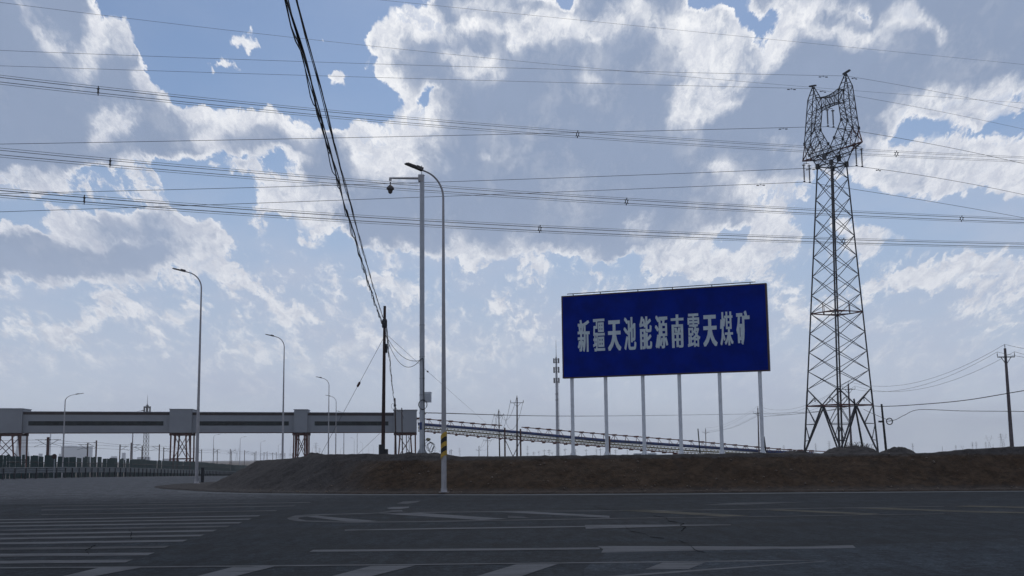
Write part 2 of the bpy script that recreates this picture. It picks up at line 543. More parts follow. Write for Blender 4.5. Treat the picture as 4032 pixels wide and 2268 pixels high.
def tag(o, label, cat, group=None):
    o['label'] = label
    o['category'] = cat
    if group:
        o['group'] = group
    return o


def thing(name, label, cat, loc, group=None):
    o = bpy.data.objects.new(name, None)
    o.empty_display_size = .3
    COL.objects.link(o)
    o.location = loc
    return tag(o, label, cat, group)


def solo(name, mb, mat, label, cat, loc, group=None):
    o = mb.build(name, mat, None, loc)
    o.location = loc
    return tag(o, label, cat, group)


def struct(name, mb, mat, kind='structure'):
    o = mb.build(name, mat)
    o['kind'] = kind
    return o


def copy_tree(o, parent=None):
    c = o.copy()
    COL.objects.link(c)
    c.parent = parent
    for ch in list(o.children):
        copy_tree(ch, c)
    return c


def ordinal(i):
    w = ['first', 'second', 'third', 'fourth', 'fifth', 'sixth', 'seventh', 'eighth', 'ninth', 'tenth', 'eleventh', 'twelfth', 'thirteenth',
         'fourteenth', 'fifteenth', 'sixteenth', 'seventeenth', 'eighteenth', 'nineteenth', 'twentieth']
    if i < 20:
        return w[i]
    if i == 29:
        return 'thirtieth'
    return ('twenty-' if i < 30 else 'thirty-') + w[i % 10]


def material(name, col, rough=.7, metal=0.0, vary=.12, scale=6.0, bump=0.0, bscale=40.0, spec=.5):
    m = bpy.data.materials.new(name)
    m.use_nodes = True
    t = NT(m.node_tree)
    b = t.n['Principled BSDF']
    tc = t.n.new('ShaderNodeTexCoord').outputs['Object']
    n = t.noise(tc, scale, 5.0, .6)
    lo = tuple(c * (1 - vary * 1.6) for c in col) + (1,)
    hi = tuple(min(1, c * (1 + vary * 1.6)) for c in col) + (1,)
    c = t.mix(t.step(n, .25, .75), lo, hi)
    t.put(b.inputs['Base Color'], c)
    b.inputs['Metallic'].default_value = metal
    t.put(b.inputs['Roughness'], t.step(n, .2, .8, rough - .08, min(1.0, rough + .08)))
    b.inputs['Specular IOR Level'].default_value = spec
    if bump:
        bn = t.n.new('ShaderNodeBump')
        bn.inputs['Strength'].default_value = bump
        bn.inputs['Distance'].default_value = .02
        t.put(bn.inputs['Height'], t.noise(tc, bscale, 4.0, .6))
        t.put(b.inputs['Normal'], bn.outputs[0])
    return m


M = {
    'galv': material('galvanised_steel', (.34, .35, .36), .5, .6, .14, 8),
    'lamp': material('painted_lamp_steel', (.40, .38, .38), .5, .2, .08, 3),
    'lampdark': material('lamp_head_dark', (.10, .085, .08), .5, .3),
    'glass': material('lamp_glass', (.25, .24, .22), .25),
    'mast': material('mast_paint', (.46, .47, .49), .5, .1, .07, 2.5),
    'white': material('white_paint', (.74, .75, .76), .5, 0, .06, 3),
    'blue': material('sign_blue', (.0001, .0155, .222), .9, 0, .14, .8, spec=.0),
    'letter': material('sign_lettering', (.57, .64, .66), .6, 0, .06, 3),
    'signedge': material('sign_edge_brown', (.05, .022, .025), .6),
    'dark': material('dark_steel', (.03, .03, .033), .6, .2),
    'black': material('black_rubber_cable', (.012, .012, .013), .6),
    'wire': material('aluminium_wire_weathered', (.055, .058, .065), .55, .3),
    'rust': material('rusty_steel', (.085, .036, .030), .8, .1, .3, 5),
    'pole': material('tarred_timber', (.050, .028, .024), .85, 0, .3, 4),
    'conc': material('pole_concrete', (.14, .115, .115), .85, 0, .15, 3),
    'gallery': material('gallery_cladding', (.26, .268, .285), .65, .0, .07, .15),
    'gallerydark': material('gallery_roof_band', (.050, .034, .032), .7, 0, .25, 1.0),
    'roof': material('gallery_roof_sheet', (.30, .31, .34), .5, .3, .1, .5),
    'winglass': material('gallery_glass', (.045, .055, .055), .25, 0, .3, .6),
    'orange': material('dull_red_paint', (.125, .040, .030), .65, 0, .25, 2.0),
    'bluepipe': material('blue_belt_cover', (.030, .055, .165), .5, 0, .15, .5),
    'walk': material('yellowed_walkway', (.26, .23, .145), .7, 0, .3, 1.5),
    'fence': material('green_fence_sheet', (.018, .040, .036), .7, 0, .25, 2.5),
    'guard': material('guardrail_steel', (.13, .14, .143), .55, .3, .2, 2.0),
    'yellow': material('yellow_band', (.55, .33, .04), .6, 0, .15, 6),
    'porcelain': material('brown_porcelain', (.045, .028, .026), .35, 0, .15, 6),
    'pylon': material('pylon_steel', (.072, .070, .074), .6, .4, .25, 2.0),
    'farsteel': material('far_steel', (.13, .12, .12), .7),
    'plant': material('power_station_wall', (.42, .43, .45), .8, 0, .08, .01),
    'twig': material('dry_twig', (.07, .055, .04), .9),
    'stone': material('stone', (.14, .108, .084), .9, 0, .3, 8),
    'hut': material('hut_sheet', (.38, .42, .46), .6, .1),
}


def glazed(name, col, bar, pitch):
    """dark glass with narrow frames every PITCH metres"""
    m = material(name, col, .35, 0, .35, .9, spec=.2)
    t = NT(m.node_tree)
    b = t.n['Principled BSDF']
    src = b.inputs['Base Color'].links[0].from_socket
    x = t.sep(t.n.new('ShaderNodeTexCoord').outputs['Object'])[0]
    k = t.math('FRACT', t.math('DIVIDE', x, pitch))
    t.put(b.inputs['Base Color'], t.mix(t.step(t.math('ABSOLUTE', t.math('SUBTRACT', k, .5)), .455, .47), src, bar))
    return m


M['crack'] = material('crack_tar', (.008, .008, .009), 1.0, spec=0.0)
M['winglass'] = glazed('gallery_glass_panes', (.014, .019, .019), (.03, .03, .032), 1.5)

# ------------------------------------------------------------------ ground, road, markings


def sstep(x):
    x = min(max(x, 0.0), 1.0)
    return x * x * (3 - 2 * x)


def gz(y):
    return -1.9 * sstep((y - 105.0) / 160.0)


def grid_sheet(xs, ys, zf):
    mb = MB()
    nx = len(xs)
    mb.v = [(x, y, zf(x, y)) for y in ys for x in xs]
    mb.f = [(j * nx + i, j * nx + i + 1, (j + 1) * nx + i + 1, (j + 1) * nx + i) for j in range(len(ys) - 1) for i in range(nx - 1)]
    mb.s = [True] * len(mb.f)
    return mb


def ground_material():
    m = bpy.data.materials.new('desert_ground')
    m.use_nodes = True
    t = NT(m.node_tree)
    b = t.n['Principled BSDF']
    geo = t.n.new('ShaderNodeNewGeometry').outputs['Position']
    n = t.noise(geo, .02, 6.0, .6)
    n2 = t.noise(geo, 1.5, 5.0, .6)
    c = t.mix(t.step(n, .3, .7), (.13, .11, .095), (.22, .19, .165))
    c = t.mix(t.step(n2, .3, .7), c, (.12, .10, .085))
    t.put(b.inputs['Base Color'], c)
    b.inputs['Roughness'].default_value = .95
    b.inputs['Specular IOR Level'].default_value = .2
    return m


yrows = [-400, -60, 0, 60, 100] + list(range(105, 270, 15)) + [280, 400, 800, 2000, 5000, 12000]
struct('ground', grid_sheet([-9000, -3000, -600, -150, -60, 0, 60, 150, 600, 3000, 9000], yrows, lambda x, y: gz(y) - .03), ground_material())


def asphalt_material(name, tone=1.0, warm=0.0):
    m = bpy.data.materials.new(name)
    m.use_nodes = True
    t = NT(m.node_tree)
    b = t.n['Principled BSDF']
    geo = t.n.new('ShaderNodeNewGeometry').outputs['Position']
    # tyre tracks and dust drawn out along the carriageway
    st = t.noise(t.vmath('MULTIPLY', geo, (.035, .55, 1)), 1.0, 6.0, .62)
    st2 = t.noise(t.vmath('MULTIPLY', geo, (.11, 2.2, 1)), 1.0, 5.0, .6)
    blot = t.noise(geo, .10, 4.0, .55)
    fine = t.noise(geo, 26.0, 3.0, .75)
    agg = t.noise(geo, 7.0, 5.0, .72)
    base = t.mix(t.step(st, .36, .66), tuple(c * tone for c in (.0080, .0122, .0172)), tuple(c * tone for c in (.0195, .0258, .0340)))
    base = t.mix(t.math('MULTIPLY', t.step(blot, .45, .75), .55), base, tuple(c * tone for c in (.030, .0345, .042)))
    gx, gy, _ = t.sep(geo)
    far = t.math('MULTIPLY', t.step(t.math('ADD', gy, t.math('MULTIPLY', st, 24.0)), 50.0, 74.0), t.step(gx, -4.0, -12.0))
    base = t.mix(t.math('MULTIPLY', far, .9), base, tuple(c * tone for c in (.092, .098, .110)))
    base = t.mix(t.math('MULTIPLY', t.step(st2, .58, .72), .45), base, tuple(c * tone for c in (.0095, .011, .0135)))
    base = t.mix(1.0, base, t.mix(t.step(agg, .3, .72), (.50, .50, .50), (1.62, 1.62, 1.62)), 'MULTIPLY')
    base = t.mix(1.0, base, t.mix(t.step(fine, .35, .75), (.62, .62, .62), (1.6, 1.6, 1.6)), 'MULTIPLY')
    mott = t.noise(t.vmath('MULTIPLY', geo, (2.6, .55, 1)), 1.0, 6.0, .72)
    base = t.mix(1.0, base, t.mix(t.step(mott, .34, .68), (.68, .68, .70), (1.36, 1.36, 1.34)), 'MULTIPLY')
    vo = t.n.new('ShaderNodeTexVoronoi')
    t.put(vo.inputs['Vector'], geo)
    vo.inputs['Scale'].default_value = 9.0
    grit = t.math('MULTIPLY', t.step(vo.outputs['Distance'], .17, .08), t.step(t.sep(vo.outputs['Color'])[0], .70, .78))
    base = t.mix(t.math('MULTIPLY', grit, .75), base, tuple(c * tone for c in (.085, .088, .095)))
    t.put(b.inputs['Base Color'], base)
    t.put(b.inputs['Roughness'], t.step(st, .3, .7, .85, .95))
    b.inputs['Specular IOR Level'].default_value = .07
    bn = t.n.new('ShaderNodeBump')
    bn.inputs['Strength'].default_value = .5
    bn.inputs['Distance'].default_value = .010
    t.put(bn.inputs['Height'], t.noise(geo, 22.0, 4.0, .7))
    t.put(b.inputs['Normal'], bn.outputs[0])
    return m


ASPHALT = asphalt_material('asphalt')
# the crossing, then the arm of road that leads away on the left past the mound
left = [(-150, -60), (-150, 104), (-60, 109), (-49.5, 112), (-50, 145), (-52, 190), (-59, 250), (-70, 320), (-110, 600)]
rows = [-60, -10, 20, 50, 75, 95, 104, 109, 115, 130, 145, 160, 175, 190, 210, 230, 250, 270, 320, 450, 600]


def edge_x(y, pts):
    for (x0, y0), (x1, y1) in zip(pts, pts[1:]):
        if y0 <= y <= y1:
            return x0 + (x1 - x0) * (y - y0) / (y1 - y0)
    return pts[-1][0]


mb = MB()
for y in rows:
    xl = edge_x(y, left)
    xr = 150 if y < 100 else max(-17.0 - (y - 115) * .09, -95)
    for k in range(9):
        mb.v.append((xl + (xr - xl) * k / 8, y, gz(y)))
for j in range(len(rows) - 1):
    for i in range(8):
        mb.f.append((j * 9 + i, j * 9 + i + 1, (j + 1) * 9 + i + 1, (j + 1) * 9 + i))
        mb.s.append(True)
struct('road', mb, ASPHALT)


def sheet(name, pix, mat, z=.006, kind='structure'):
    """flat patch on the road, outlined by photo positions"""
    mbx = MB()
    P = [on_ground(x, y, z) for x, y in pix]
    bm = bmesh.new()
    vs = [bm.verts.new(p) for p in P]
    f = bm.faces.new(vs)
    f.normal_update()
    if f.normal.z < 0:
        f.normal_flip()
    bmesh.ops.triangulate(bm, faces=bm.faces[:])
    bm.verts.index_update()
    mbx.add([v.co for v in bm.verts], [[v.index for v in q.verts] for q in bm.faces])
    bm.free()
    return struct(name, mbx, mat, kind)


def paint_material(name, col, wear=.5):
    m = bpy.data.materials.new(name)
    m.use_nodes = True
    t = NT(m.node_tree)
    b = t.n['Principled BSDF']
    geo = t.n.new('ShaderNodeNewGeometry').outputs['Position']
    w = t.noise(t.vmath('MULTIPLY', geo, (.8, 2.2, 1)), 1.1, 8.0, .72)
    f = t.noise(geo, 20.0, 4.0, .75)
    k = t.math('ADD', t.math('MULTIPLY', w, .7), t.math('MULTIPLY', f, .3))
    worn = t.step(k, wear - .10, wear + .14)
    c = t.mix(worn, tuple(x * .95 for x in col), (.022, .0245, .029))
    c = t.mix(1.0, c, t.mix(t.step(f, .3, .75), (.82, .82, .82), (1.2, 1.2, 1.2)), 'MULTIPLY')
    t.put(b.inputs['Base Color'], c)
    b.inputs['Roughness'].default_value = .9
    b.inputs['Specular IOR Level'].default_value = .07
    return m


PAINT = paint_material('worn_white_paint', (.112, .119, .132), .56)
PAINT2 = paint_material('very_worn_white_paint', (.088, .094, .105), .51)
YPAINT = paint_material('worn_yellow_paint', (.105, .098, .076), .50)
K1 = 1400 / 2576.0


def q1(pts, x0=0):
    return [(x0 + x * K1, 1850 + y * K1) for x, y in pts]


# newer strip of asphalt at the lower right
sheet('asphalt_patch', [(2400, 2166), (2900, 2157), (3050, 2153), (3610, 2138), (4032, 2117), (4300, 2105), (4600, 2420), (2300, 2420), (2300, 2240)], asphalt_material('asphalt_patch', 1.5), .003)
# zebra stripes: right end x, y there, y at x=0, thickness, worn?
zeb = [(940, 660, 669, 21, 0), (1100, 609, 618, 20, 0), (1215, 557, 572, 16, 1), (1345, 513, 533, 14, 0), (1468, 475, 498, 13, 0), (1560, 440, 467, 12, 0),
       (1660, 409, 437, 11, 1), (1745, 383, 408, 10, 0), (1815, 357, 383, 8, 0), (1880, 333, 362, 8, 0), (2005, 295, 330, 6, 1), (2135, 261, 296, 6, 1), (2250, 236, 268, 5, 1)]
for xr, yr, yl, th, worn in zeb:
    s = (yr - yl) / xr
    xl = -520 if th > 7 else 300
    skew = th * 2.6
    P = [(xl, yl + s * xl - th / 2), (xr + skew * .4, yr - th / 2), (xr - skew * .6, yr + th / 2), (xl, yl + s * xl + th / 2)]
    sheet('crossing_stripe', q1(P), PAINT2 if worn else PAINT)
# edge line and slanting bars at the bottom of the frame
sheet('edge_line', q1([(-300, 712), (0, 705), (1050, 699), (2576, 685), (2950, 683), (3900, 672), (5500, 655), (6020, 653), (5500, 662), (3900, 680), (2950, 690), (2576, 694), (1050, 708), (0, 714), (-300, 721)]), PAINT)
for P, x0 in (([(360, 792), (720, 708), (1040, 705), (560, 792)], 0), ([(1340, 792), (1700, 700), (2000, 697), (1620, 792)], 0),
              ([(480, 792), (850, 695), (1170, 692), (760, 792)], 1000), ([(1540, 792), (1900, 684), (2205, 681), (1870, 792)], 1000),
              ([(990, 720), (1120, 672), (1430, 670), (1310, 718)], 2000)):
    sheet('hatch_bar', q1(P, x0), PAINT)
sheet('edge_line', q1([(560, 782), (1300, 727), (2280, 660), (2340, 660), (1310, 738), (600, 792)], 2000), PAINT)
# lane lines
sheet('lane_line', q1([(655, 433), (1500, 418), (2400, 406), (2400, 414), (1500, 428), (660, 440)], 1000), PAINT)
sheet('lane_line', q1([(556, 398), (1000, 397), (1616, 396), (1616, 400), (1240, 408), (565, 428)], 2000), PAINT)
sheet('lane_line', q1([(430, 579), (1500, 570), (2505, 562), (2505, 576), (1500, 586), (400, 594)], 1000), PAINT)
sheet('lane_line', q1([(648, 551), (1330, 553), (2100, 556), (2500, 545), (2520, 566), (2100, 572), (1340, 585), (675, 600), (690, 575)], 2000), PAINT)
# long nose-shaped island
sheet('island_outline', q1([(240, 350), (300, 330), (420, 322), (900, 309), (1700, 299), (3000, 291), (4400, 272), (5000, 262), (5000, 266), (4400, 277), (3000, 296), (1700, 306), (900, 316), (480, 330), (330, 345), (318, 354), (380, 366), (700, 374), (1200, 371), (2576, 349), (3600, 337), (5000, 316), (5000, 320), (3600, 342), (2576, 356), (1200, 379), (700, 383), (330, 374), (255, 362)], 1000), PAINT2)
for P, x0, mm in (([(350, 336), (440, 331), (900, 371), (700, 377)], 1000, PAINT), ([(900, 316), (1070, 303), (1840, 354), (1640, 363)], 1000, PAINT),
                  ([(1750, 303), (1950, 299), (2576, 333), (2576, 348)], 1000, PAINT), ([(0, 333), (0, 348), (160, 349), (110, 340)], 2000, PAINT2),
                  ([(800, 294), (1000, 289), (1760, 332), (1560, 339)], 2000, YPAINT), ([(1850, 290), (1990, 285), (2700, 318), (2600, 327)], 2000, YPAINT)):
    sheet('hatch_bar', q1(P, x0), mm)
KR = 1132 / 2576.0
for P in ([(1080, 345), (1230, 334), (1900, 362), (2600, 378), (2600, 390), (2300, 386), (1700, 366)], [(1950, 327), (2100, 320), (2700, 333), (2700, 345)]):
    sheet('hatch_bar', [(2900 + x * KR, 1850 + y * KR) for x, y in P], YPAINT)
# worn road arrow beyond the island
sheet('road_arrow', q1([(880, 312), (960, 300), (1000, 292), (1070, 290), (1080, 300), (1010, 308)], 1000), PAINT2)
sheet('road_arrow', q1([(960, 276), (1010, 268), (1125, 266), (1120, 276), (1060, 284), (980, 284)], 1000), PAINT)
sheet('road_arrow', q1([(1030, 244), (1080, 230), (1215, 222), (1180, 236), (1110, 246)], 1000), PAINT2)
sheet('road_arrow', q1([(1400, 255), (1650, 238), (2150, 232), (2060, 238), (1740, 252)], 2000), PAINT2)
# faded line beside the verge
sheet('edge_line', [(700, 1935), (1000, 1942), (1400, 1946), (2000, 1946.6), (2700, 1943.5), (3300, 1938), (4200, 1931.5), (4200, 1934), (3300, 1941), (2700, 1946.5), (2000, 1950), (1400, 1949.5), (1000, 1945.5), (700, 1938)], paint_material('dusty_edge_paint', (.135, .145, .155), .60))
# cracks


def crack(pts, w=1.6, x0=2000):
    rr = random.Random(int(pts[0][0]))
    fine = []
    for (ax, ay), (bx, by) in zip(pts, pts[1:]):
        for k in range(6):
            f = k / 6
            fine.append((ax + (bx - ax) * f + rr.uniform(-7, 7) * (k > 0), ay + (by - ay) * f + rr.uniform(-1.3, 1.3) * (k > 0)))
    fine.append(pts[-1])
    top = [(x, y - w * rr.uniform(.5, 1.3)) for x, y in fine]
    bot = [(x + 4, y + w * rr.uniform(.5, 1.3)) for x, y in fine]
    mbx = MB()
    P = [on_ground(x, y, .009) for x, y in q1(top, x0)] + [on_ground(x, y, .009) for x, y in q1(bot, x0)]
    n = len(top)
    mbx.add(P, [(i + n, i + n + 1, i + 1, i) for i in range(n - 1)])
    struct('road_crack', mbx, M['crack'])


crack([(600, 262), (700, 285), (800, 295)], .9)
crack([(1050, 330), (1140, 345), (1160, 370), (1230, 378), (1275, 388), (1245, 402), (1285, 412), (1255, 445)], 1.5)
crack([(850, 410), (885, 445), (990, 460), (1030, 485), (1130, 495)], 1.5)
crack([(1235, 510), (1300, 535), (1330, 560), (1350, 578), (1430, 600)], 2.0)
crack([(930, 430), (955, 460), (945, 500)], 1.3, 0)
crack([(690, 545), (620, 580), (640, 610)], 1.3, 0)

# ------------------------------------------------------------------ the verge and the mound (terrain)
ISLAND = [(90, 35.5), (20.4, 47.8), (10, 49.4), (0, 50.2), (-7, 52.8), (-12, 55.8), (-14.6, 58.8), (-19.3, 66.5), (-21.1, 71), (-21.6, 76), (-20.6, 84), (-18.5, 100),
          (-15, 115), (15, 135), (40, 175), (120, 185)]
MOUND = [(90, 36.6), (20.4, 48.9), (10, 50.4), (0, 51.2), (-6.5, 53.8), (-10.5, 57), (-13.6, 60.2), (-16.6, 65), (-17.4, 70), (-17.2, 78), (-14.5, 95),
         (-11, 112), (15, 132), (40, 170), (115, 180)]


def sdist(x, y, poly):
    """signed distance to an outline, positive inside"""
    best, ins = 1e9, False
    n = len(poly)
    for i in range(n):
        ax, ay = poly[i]
        bx, by = poly[(i + 1) % n]
        dx, dy = bx - ax, by - ay
        k = min(max(((x - ax) * dx + (y - ay) * dy) / (dx * dx + dy * dy), 0), 1)
        best = min(best, (x - ax - dx * k) ** 2 + (y - ay - dy * k) ** 2)
        if (ay > y) != (by > y) and x < dx * (y - ay) / dy + ax:
            ins = not ins
    return math.sqrt(best) * (1 if ins else -1)


CREST = [(-30, 1.2), (-11.6, 1.42), (-9.9, 1.56), (-8.8, 1.72), (-6.4, 1.72), (-4.6, 1.66), (-2.8, 1.62), (-2.4, 1.56), (2, 1.54), (7.7, 1.55), (11, 1.57), (13.8, 1.53), (18.5, 1.50), (20, 1.64), (22, 1.72), (60, 1.75)]


def crest(x, y):
    s = x / max(y, 30) * 54.0
    for (a, p), (b, q) in zip(CREST, CREST[1:]):
        if a <= s <= b:
            return p + (q - p) * (s - a) / (b - a)
    return CREST[-1][1]


def terrain_z(x, y, rough=True):
    di = sdist(x, y, ISLAND)
    z = -.25 + .32 * sstep((di + .25) / .5)
    if di < -.6:
        return -.3
    dm = sdist(x, y, MOUND)
    wob = .26 * mnoise.noise((x * .35, y * .35, 3.1)) + .14 * mnoise.noise((x * 1.3, y * 1.3, 9.0))
    k = (dm + wob - .1) / 2.7
    if k > 0:
        k = min(k, 1.0)
        prof = k * .88 + .12 * sstep(k) if k < .85 else .85 * .88 + .12 * sstep(.85) + (sstep((k - .85) / .15)) * (1 - .85 * .88 - .12 * sstep(.85))
        z += (crest(x, y) - .07) * prof
    if rough and di > .1:
        face = 1.0 if 0 < dm < 3.4 else .45
        z += face * (.035 * mnoise.noise((x * 1.1, y * 1.1, 1.7)) + .035 * mnoise.noise((x * 3.1, y * 3.1, 5.3)) + .025 * mnoise.noise((x * 8.0, y * 8.0, 2.2)))
        if k >= 1 and dm > 4.5:
            z -= .04
    return z


def dirt_material():
    m = bpy.data.materials.new('excavated_dirt')
    m.use_nodes = True
    t = NT(m.node_tree)
    b = t.n['Principled BSDF']
    geo = t.n.new('ShaderNodeNewGeometry').outputs['Position']
    x, y, z = t.sep(geo)
    n = t.noise(geo, .45, 6.0, .62)
    n2 = t.noise(geo, 3.2, 6.0, .66)
    n3 = t.noise(geo, 14.0, 5.0, .7)
    run = t.noise(t.vmath('MULTIPLY', geo, (1.6, .5, .5)), 1.0, 5.0, .6)
    brown = t.mix(t.step(n2, .3, .72), (.024, .0145, .0085), (.066, .040, .0235))
    brown = t.mix(t.math('MULTIPLY', t.step(run, .5, .72), .5), brown, (.025, .017, .0135))
    grey = t.mix(t.step(n2, .3, .72), (.034, .031, .031), (.060, .055, .055))
    # fresh brown fill on the long face, grey gravel on the old heap at its end, along the foot and on top
    gx = t.step(t.math('ADD', x, t.math('MULTIPLY', t.math('SUBTRACT', n, .5), 9.0)), -9.5, -5.0, 1.0, 0.0)
    gt = t.step(t.math('ADD', z, t.math('MULTIPLY', t.math('SUBTRACT', n2, .5), .30)), 1.34, 1.48)
    gf = t.step(t.math('ADD', z, t.math('MULTIPLY', t.math('SUBTRACT', n2, .5), .25)), .10, .28, .55, 0.0)
    g = t.math('MAXIMUM', t.math('MAXIMUM', gx, gt), gf)
    c = t.mix(g, brown, grey)
    c = t.mix(t.step(n3, .60, .74, 0, .6), c, (.085, .066, .050))
    c = t.mix(t.step(n3, .42, .30, 0, .6), c, (.016, .012, .011))
    t.put(b.inputs['Base Color'], c)
    b.inputs['Roughness'].default_value = .95
    b.inputs['Specular IOR Level'].default_value = .15
    bn = t.n.new('ShaderNodeBump')
    bn.inputs['Strength'].default_value = .9
    bn.inputs['Distance'].default_value = .08
    t.put(bn.inputs['Height'], t.math('ADD', n2, t.math('MULTIPLY', n3, .6)))
    t.put(b.inputs['Normal'], bn.outputs[0])
    return m


DIRT = dirt_material()
xs, x = [], -24.0
while x < 90:
    xs.append(x)
    x += .20 if x < 27 else (.6 if x < 40 else 4.0)
ys, y = [], 35.0
while y < 190:
    ys.append(y)
    y += (.6 if y < 46 else .17 if y < 60 else .35 if y < 72 else 1.0 if y < 90 else 6.0)
nx = len(xs)
mb = MB()
Zs = [[terrain_z(x, y) for x in xs] for y in ys]
mb.v = [(x, y, Zs[j][i]) for j, y in enumerate(ys) for i, x in enumerate(xs)]
for j in range(len(ys) - 1):
    for i in range(nx - 1):
        if max(Zs[j][i], Zs[j][i + 1], Zs[j + 1][i], Zs[j + 1][i + 1]) > -.25:
            mb.f.append((j * nx + i, j * nx + i + 1, (j + 1) * nx + i + 1, (j + 1) * nx + i))
            mb.s.append(True)
struct('terrain', mb, DIRT)

# loose stones and clods on the face of the mound
mb = MB()
rs = random.Random(3)
for k in range(420):
    x = rs.uniform(-18, 30)
    y = {0: 0}.get(1, 0) or (50.5 + max(0, -x) * .42 - max(0, x) * .12) + rs.uniform(-.3, 3.6)
    z = terrain_z(x, y)
    if z < .03:
        continue
    r = rs.choice((.015, .02, .025, .03, .04, .06))
    P = []
    for a, b, c in ((1, 0, 0), (-1, 0, 0), (0, 1, 0), (0, -1, 0), (0, 0, 1), (0, 0, -1)):
        q = r * rs.uniform(.6, 1.2)
        P.append((x + a * q, y + b * q, z + c * q * .8 + r * .2))
    mb.add(P, [(0, 2, 4), (2, 1, 4), (1, 3, 4), (3, 0, 4), (2, 0, 5), (1, 2, 5), (3, 1, 5), (0, 3, 5)])
struct('stones', mb, M['stone'], 'stuff')

# ------------------------------------------------------------------ conveyor gallery over the road


def zat(px, py, D):
    return at(px, py, D).z


GA = at(100, 1705, 250.0)
GB = at(1640, 1702, 257.0)
GDIR = Vector((GB.x - GA.x, GB.y - GA.y, 0)).normalized()
GN = Vector((GDIR.y, -GDIR.x, 0))                       # towards the camera


def gpoint(px, off=0.0):
    """plan position on the gallery's axis seen at px (off metres in front of the axis)"""
    o = Vector((GA.x, GA.y, 0)) + GN * off
    d = ray(px, 1750)
    s = (d.x * o.y - d.y * o.x) / (d.y * GDIR.x - d.x * GDIR.y)
    return o + GDIR * s


def gs(px, off=0.0):
    return (gpoint(px, off) - Vector((GA.x, GA.y, 0))).dot(GDIR)


def gw(s, off, z):
    return Vector((GA.x, GA.y, 0)) + GDIR * s + GN * off + Vector((0, 0, z))


S0, S1 = gs(100), gs(1640)


def gzb(s):
    return GA.z + (GB.z - GA.z) * (s - S0) / (S1 - S0)


GTOP0, GTOP1 = zat(100, 1622, 250), zat(1640, 1627, 257)


def gzt(s):
    return GTOP0 + (GTOP1 - GTOP0) * (s - S0) / (S1 - S0)


gal = thing('conveyor_gallery', 'long grey enclosed conveyor gallery bridging the road on red steel trestles', 'conveyor gallery', Vector((GA.x, GA.y, gz(GA.y))))
HW = 2.1                                                # half width of the hall


def slab(s0, s1, o0, o1, zf0, zf1, mb):
    P = []
    for zf in (zf0, zf1):
        for s, o in ((s0, o0), (s1, o0), (s1, o1), (s0, o1)):
            P.append(gw(s, o, zf(s)))
    mb.add(P, [(0, 1, 2, 3), (7, 6, 5, 4), (0, 4, 5, 1), (1, 5, 6, 2), (2, 6, 7, 3), (3, 7, 4, 0)])
    return mb


towers = [(-70, 82), (664, 753), (1156, 1209), (1550, 1641)]
halls = [(-900, -70), (82, 664), (753, 1156), (1209, 1550)]
wins = [(-800, -90), (108, 641), (775, 1136), (1238, 1529)]
for (a, b), (wa, wb) in zip(halls, wins):
    s0, s1 = gs(a, HW) - .4, gs(b, HW) + .4
    wall = slab(s0, s1, -HW, HW, gzb, lambda s: gzt(s) - .42, MB()).build('wall', M['gallery'], gal)
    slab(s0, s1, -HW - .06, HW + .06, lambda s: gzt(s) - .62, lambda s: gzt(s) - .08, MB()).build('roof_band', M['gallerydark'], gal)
    slab(s0, s1, -HW - .22, HW + .22, lambda s: gzt(s) - .07, lambda s: gzt(s) + .05, MB()).build('roof', M['roof'], gal)
    w = MB()
    s0, s1 = gs(wa, HW), gs(wb, HW)
    slab(s0, s1, HW - .05, HW + .03, lambda s: gzb(s) + (gzt(s) - gzb(s)) * .34, lambda s: gzb(s) + (gzt(s) - gzb(s)) * .55, w)
    w.build('window_strip', M['winglass'], gal)
    # bottom girder
    slab(gs(a, HW), gs(b, HW), -HW + .1, HW - .1, lambda s: gzb(s) - .10, lambda s: gzb(s) - .003, MB()).build('girder', M['orange'], gal)
for i, (a, b) in enumerate(towers):
    s0, s1 = gs(a, HW + .7), gs(b, HW + .7)
    box = slab(s0, s1, -HW - .9, HW + .7, lambda s: gzb(s) - .03, lambda s: gzt(s) + .52, MB()).build('transfer_box', M['gallery'], gal)
    slab(s0 - .15, s1 + .15, -HW - 1.05, HW + .85, lambda s: gzt(s) + .523, lambda s: gzt(s) + .64, MB()).build('roof', M['roof'], box)
    # trestle below
    mid, hw = (s0 + s1) / 2, max((s1 - s0) / 2 - .3, 1.4)
    legs = []
    zb = gz(gw(mid, 0, 0).y) - .1
    tr = MB()
    for o in (-2.0, 2.2):
        for sg in (-1, 1):
            for kx, kt in ((1.0, 1.0), (.42, .62)):
                top = gw(mid + sg * hw * kx * (1 if kx == 1 else 1.2), o, gzb(mid) - .05)
                bot = gw(mid + sg * hw * (1.04 if kx == 1 else .80), o, zb)
                MB().bar(bot, top, .28, .28).build('leg', M['orange'], gal)
        zm = zb + (gzb(mid) - zb) * .42
        tr.bar(gw(mid - hw, o, zm), gw(mid + hw, o, zm), .26)
        tr.bar(gw(mid - hw - .3, o, gzb(mid) - .35), gw(mid + hw + .3, o, gzb(mid) - .35), .42, .5)
        for za, zc in ((zb + .4, zm), (zm, gzb(mid) - .5)):
            tr.bar(gw(mid - hw * .7, o, za), gw(mid + hw * .7, o, zc), .13)
            tr.bar(gw(mid + hw * .7, o, za), gw(mid - hw * .7, o, zc), .13)
    for sg in (-1, 1):
        tr.bar(gw(mid + sg * hw, -2.0, zm), gw(mid + sg * hw, 2.2, zm), .2)
        tr.bar(gw(mid + sg * hw, -2.0, zb + .4), gw(mid + sg * hw, 2.2, zm), .12)
        tr.bar(gw(mid + sg * hw, 2.2, zb + .4), gw(mid + sg * hw, -2.0, zm), .12)
    tr.build('trestle_bracing', M['rust'], gal)

# ------------------------------------------------------------------ open belt conveyor sloping down to the right


def cpoint(px, py, off=0.0):
    p = gpoint(px, off)
    D = p.y
    return Vector((p.x, p.y, zat(px, py, D)))


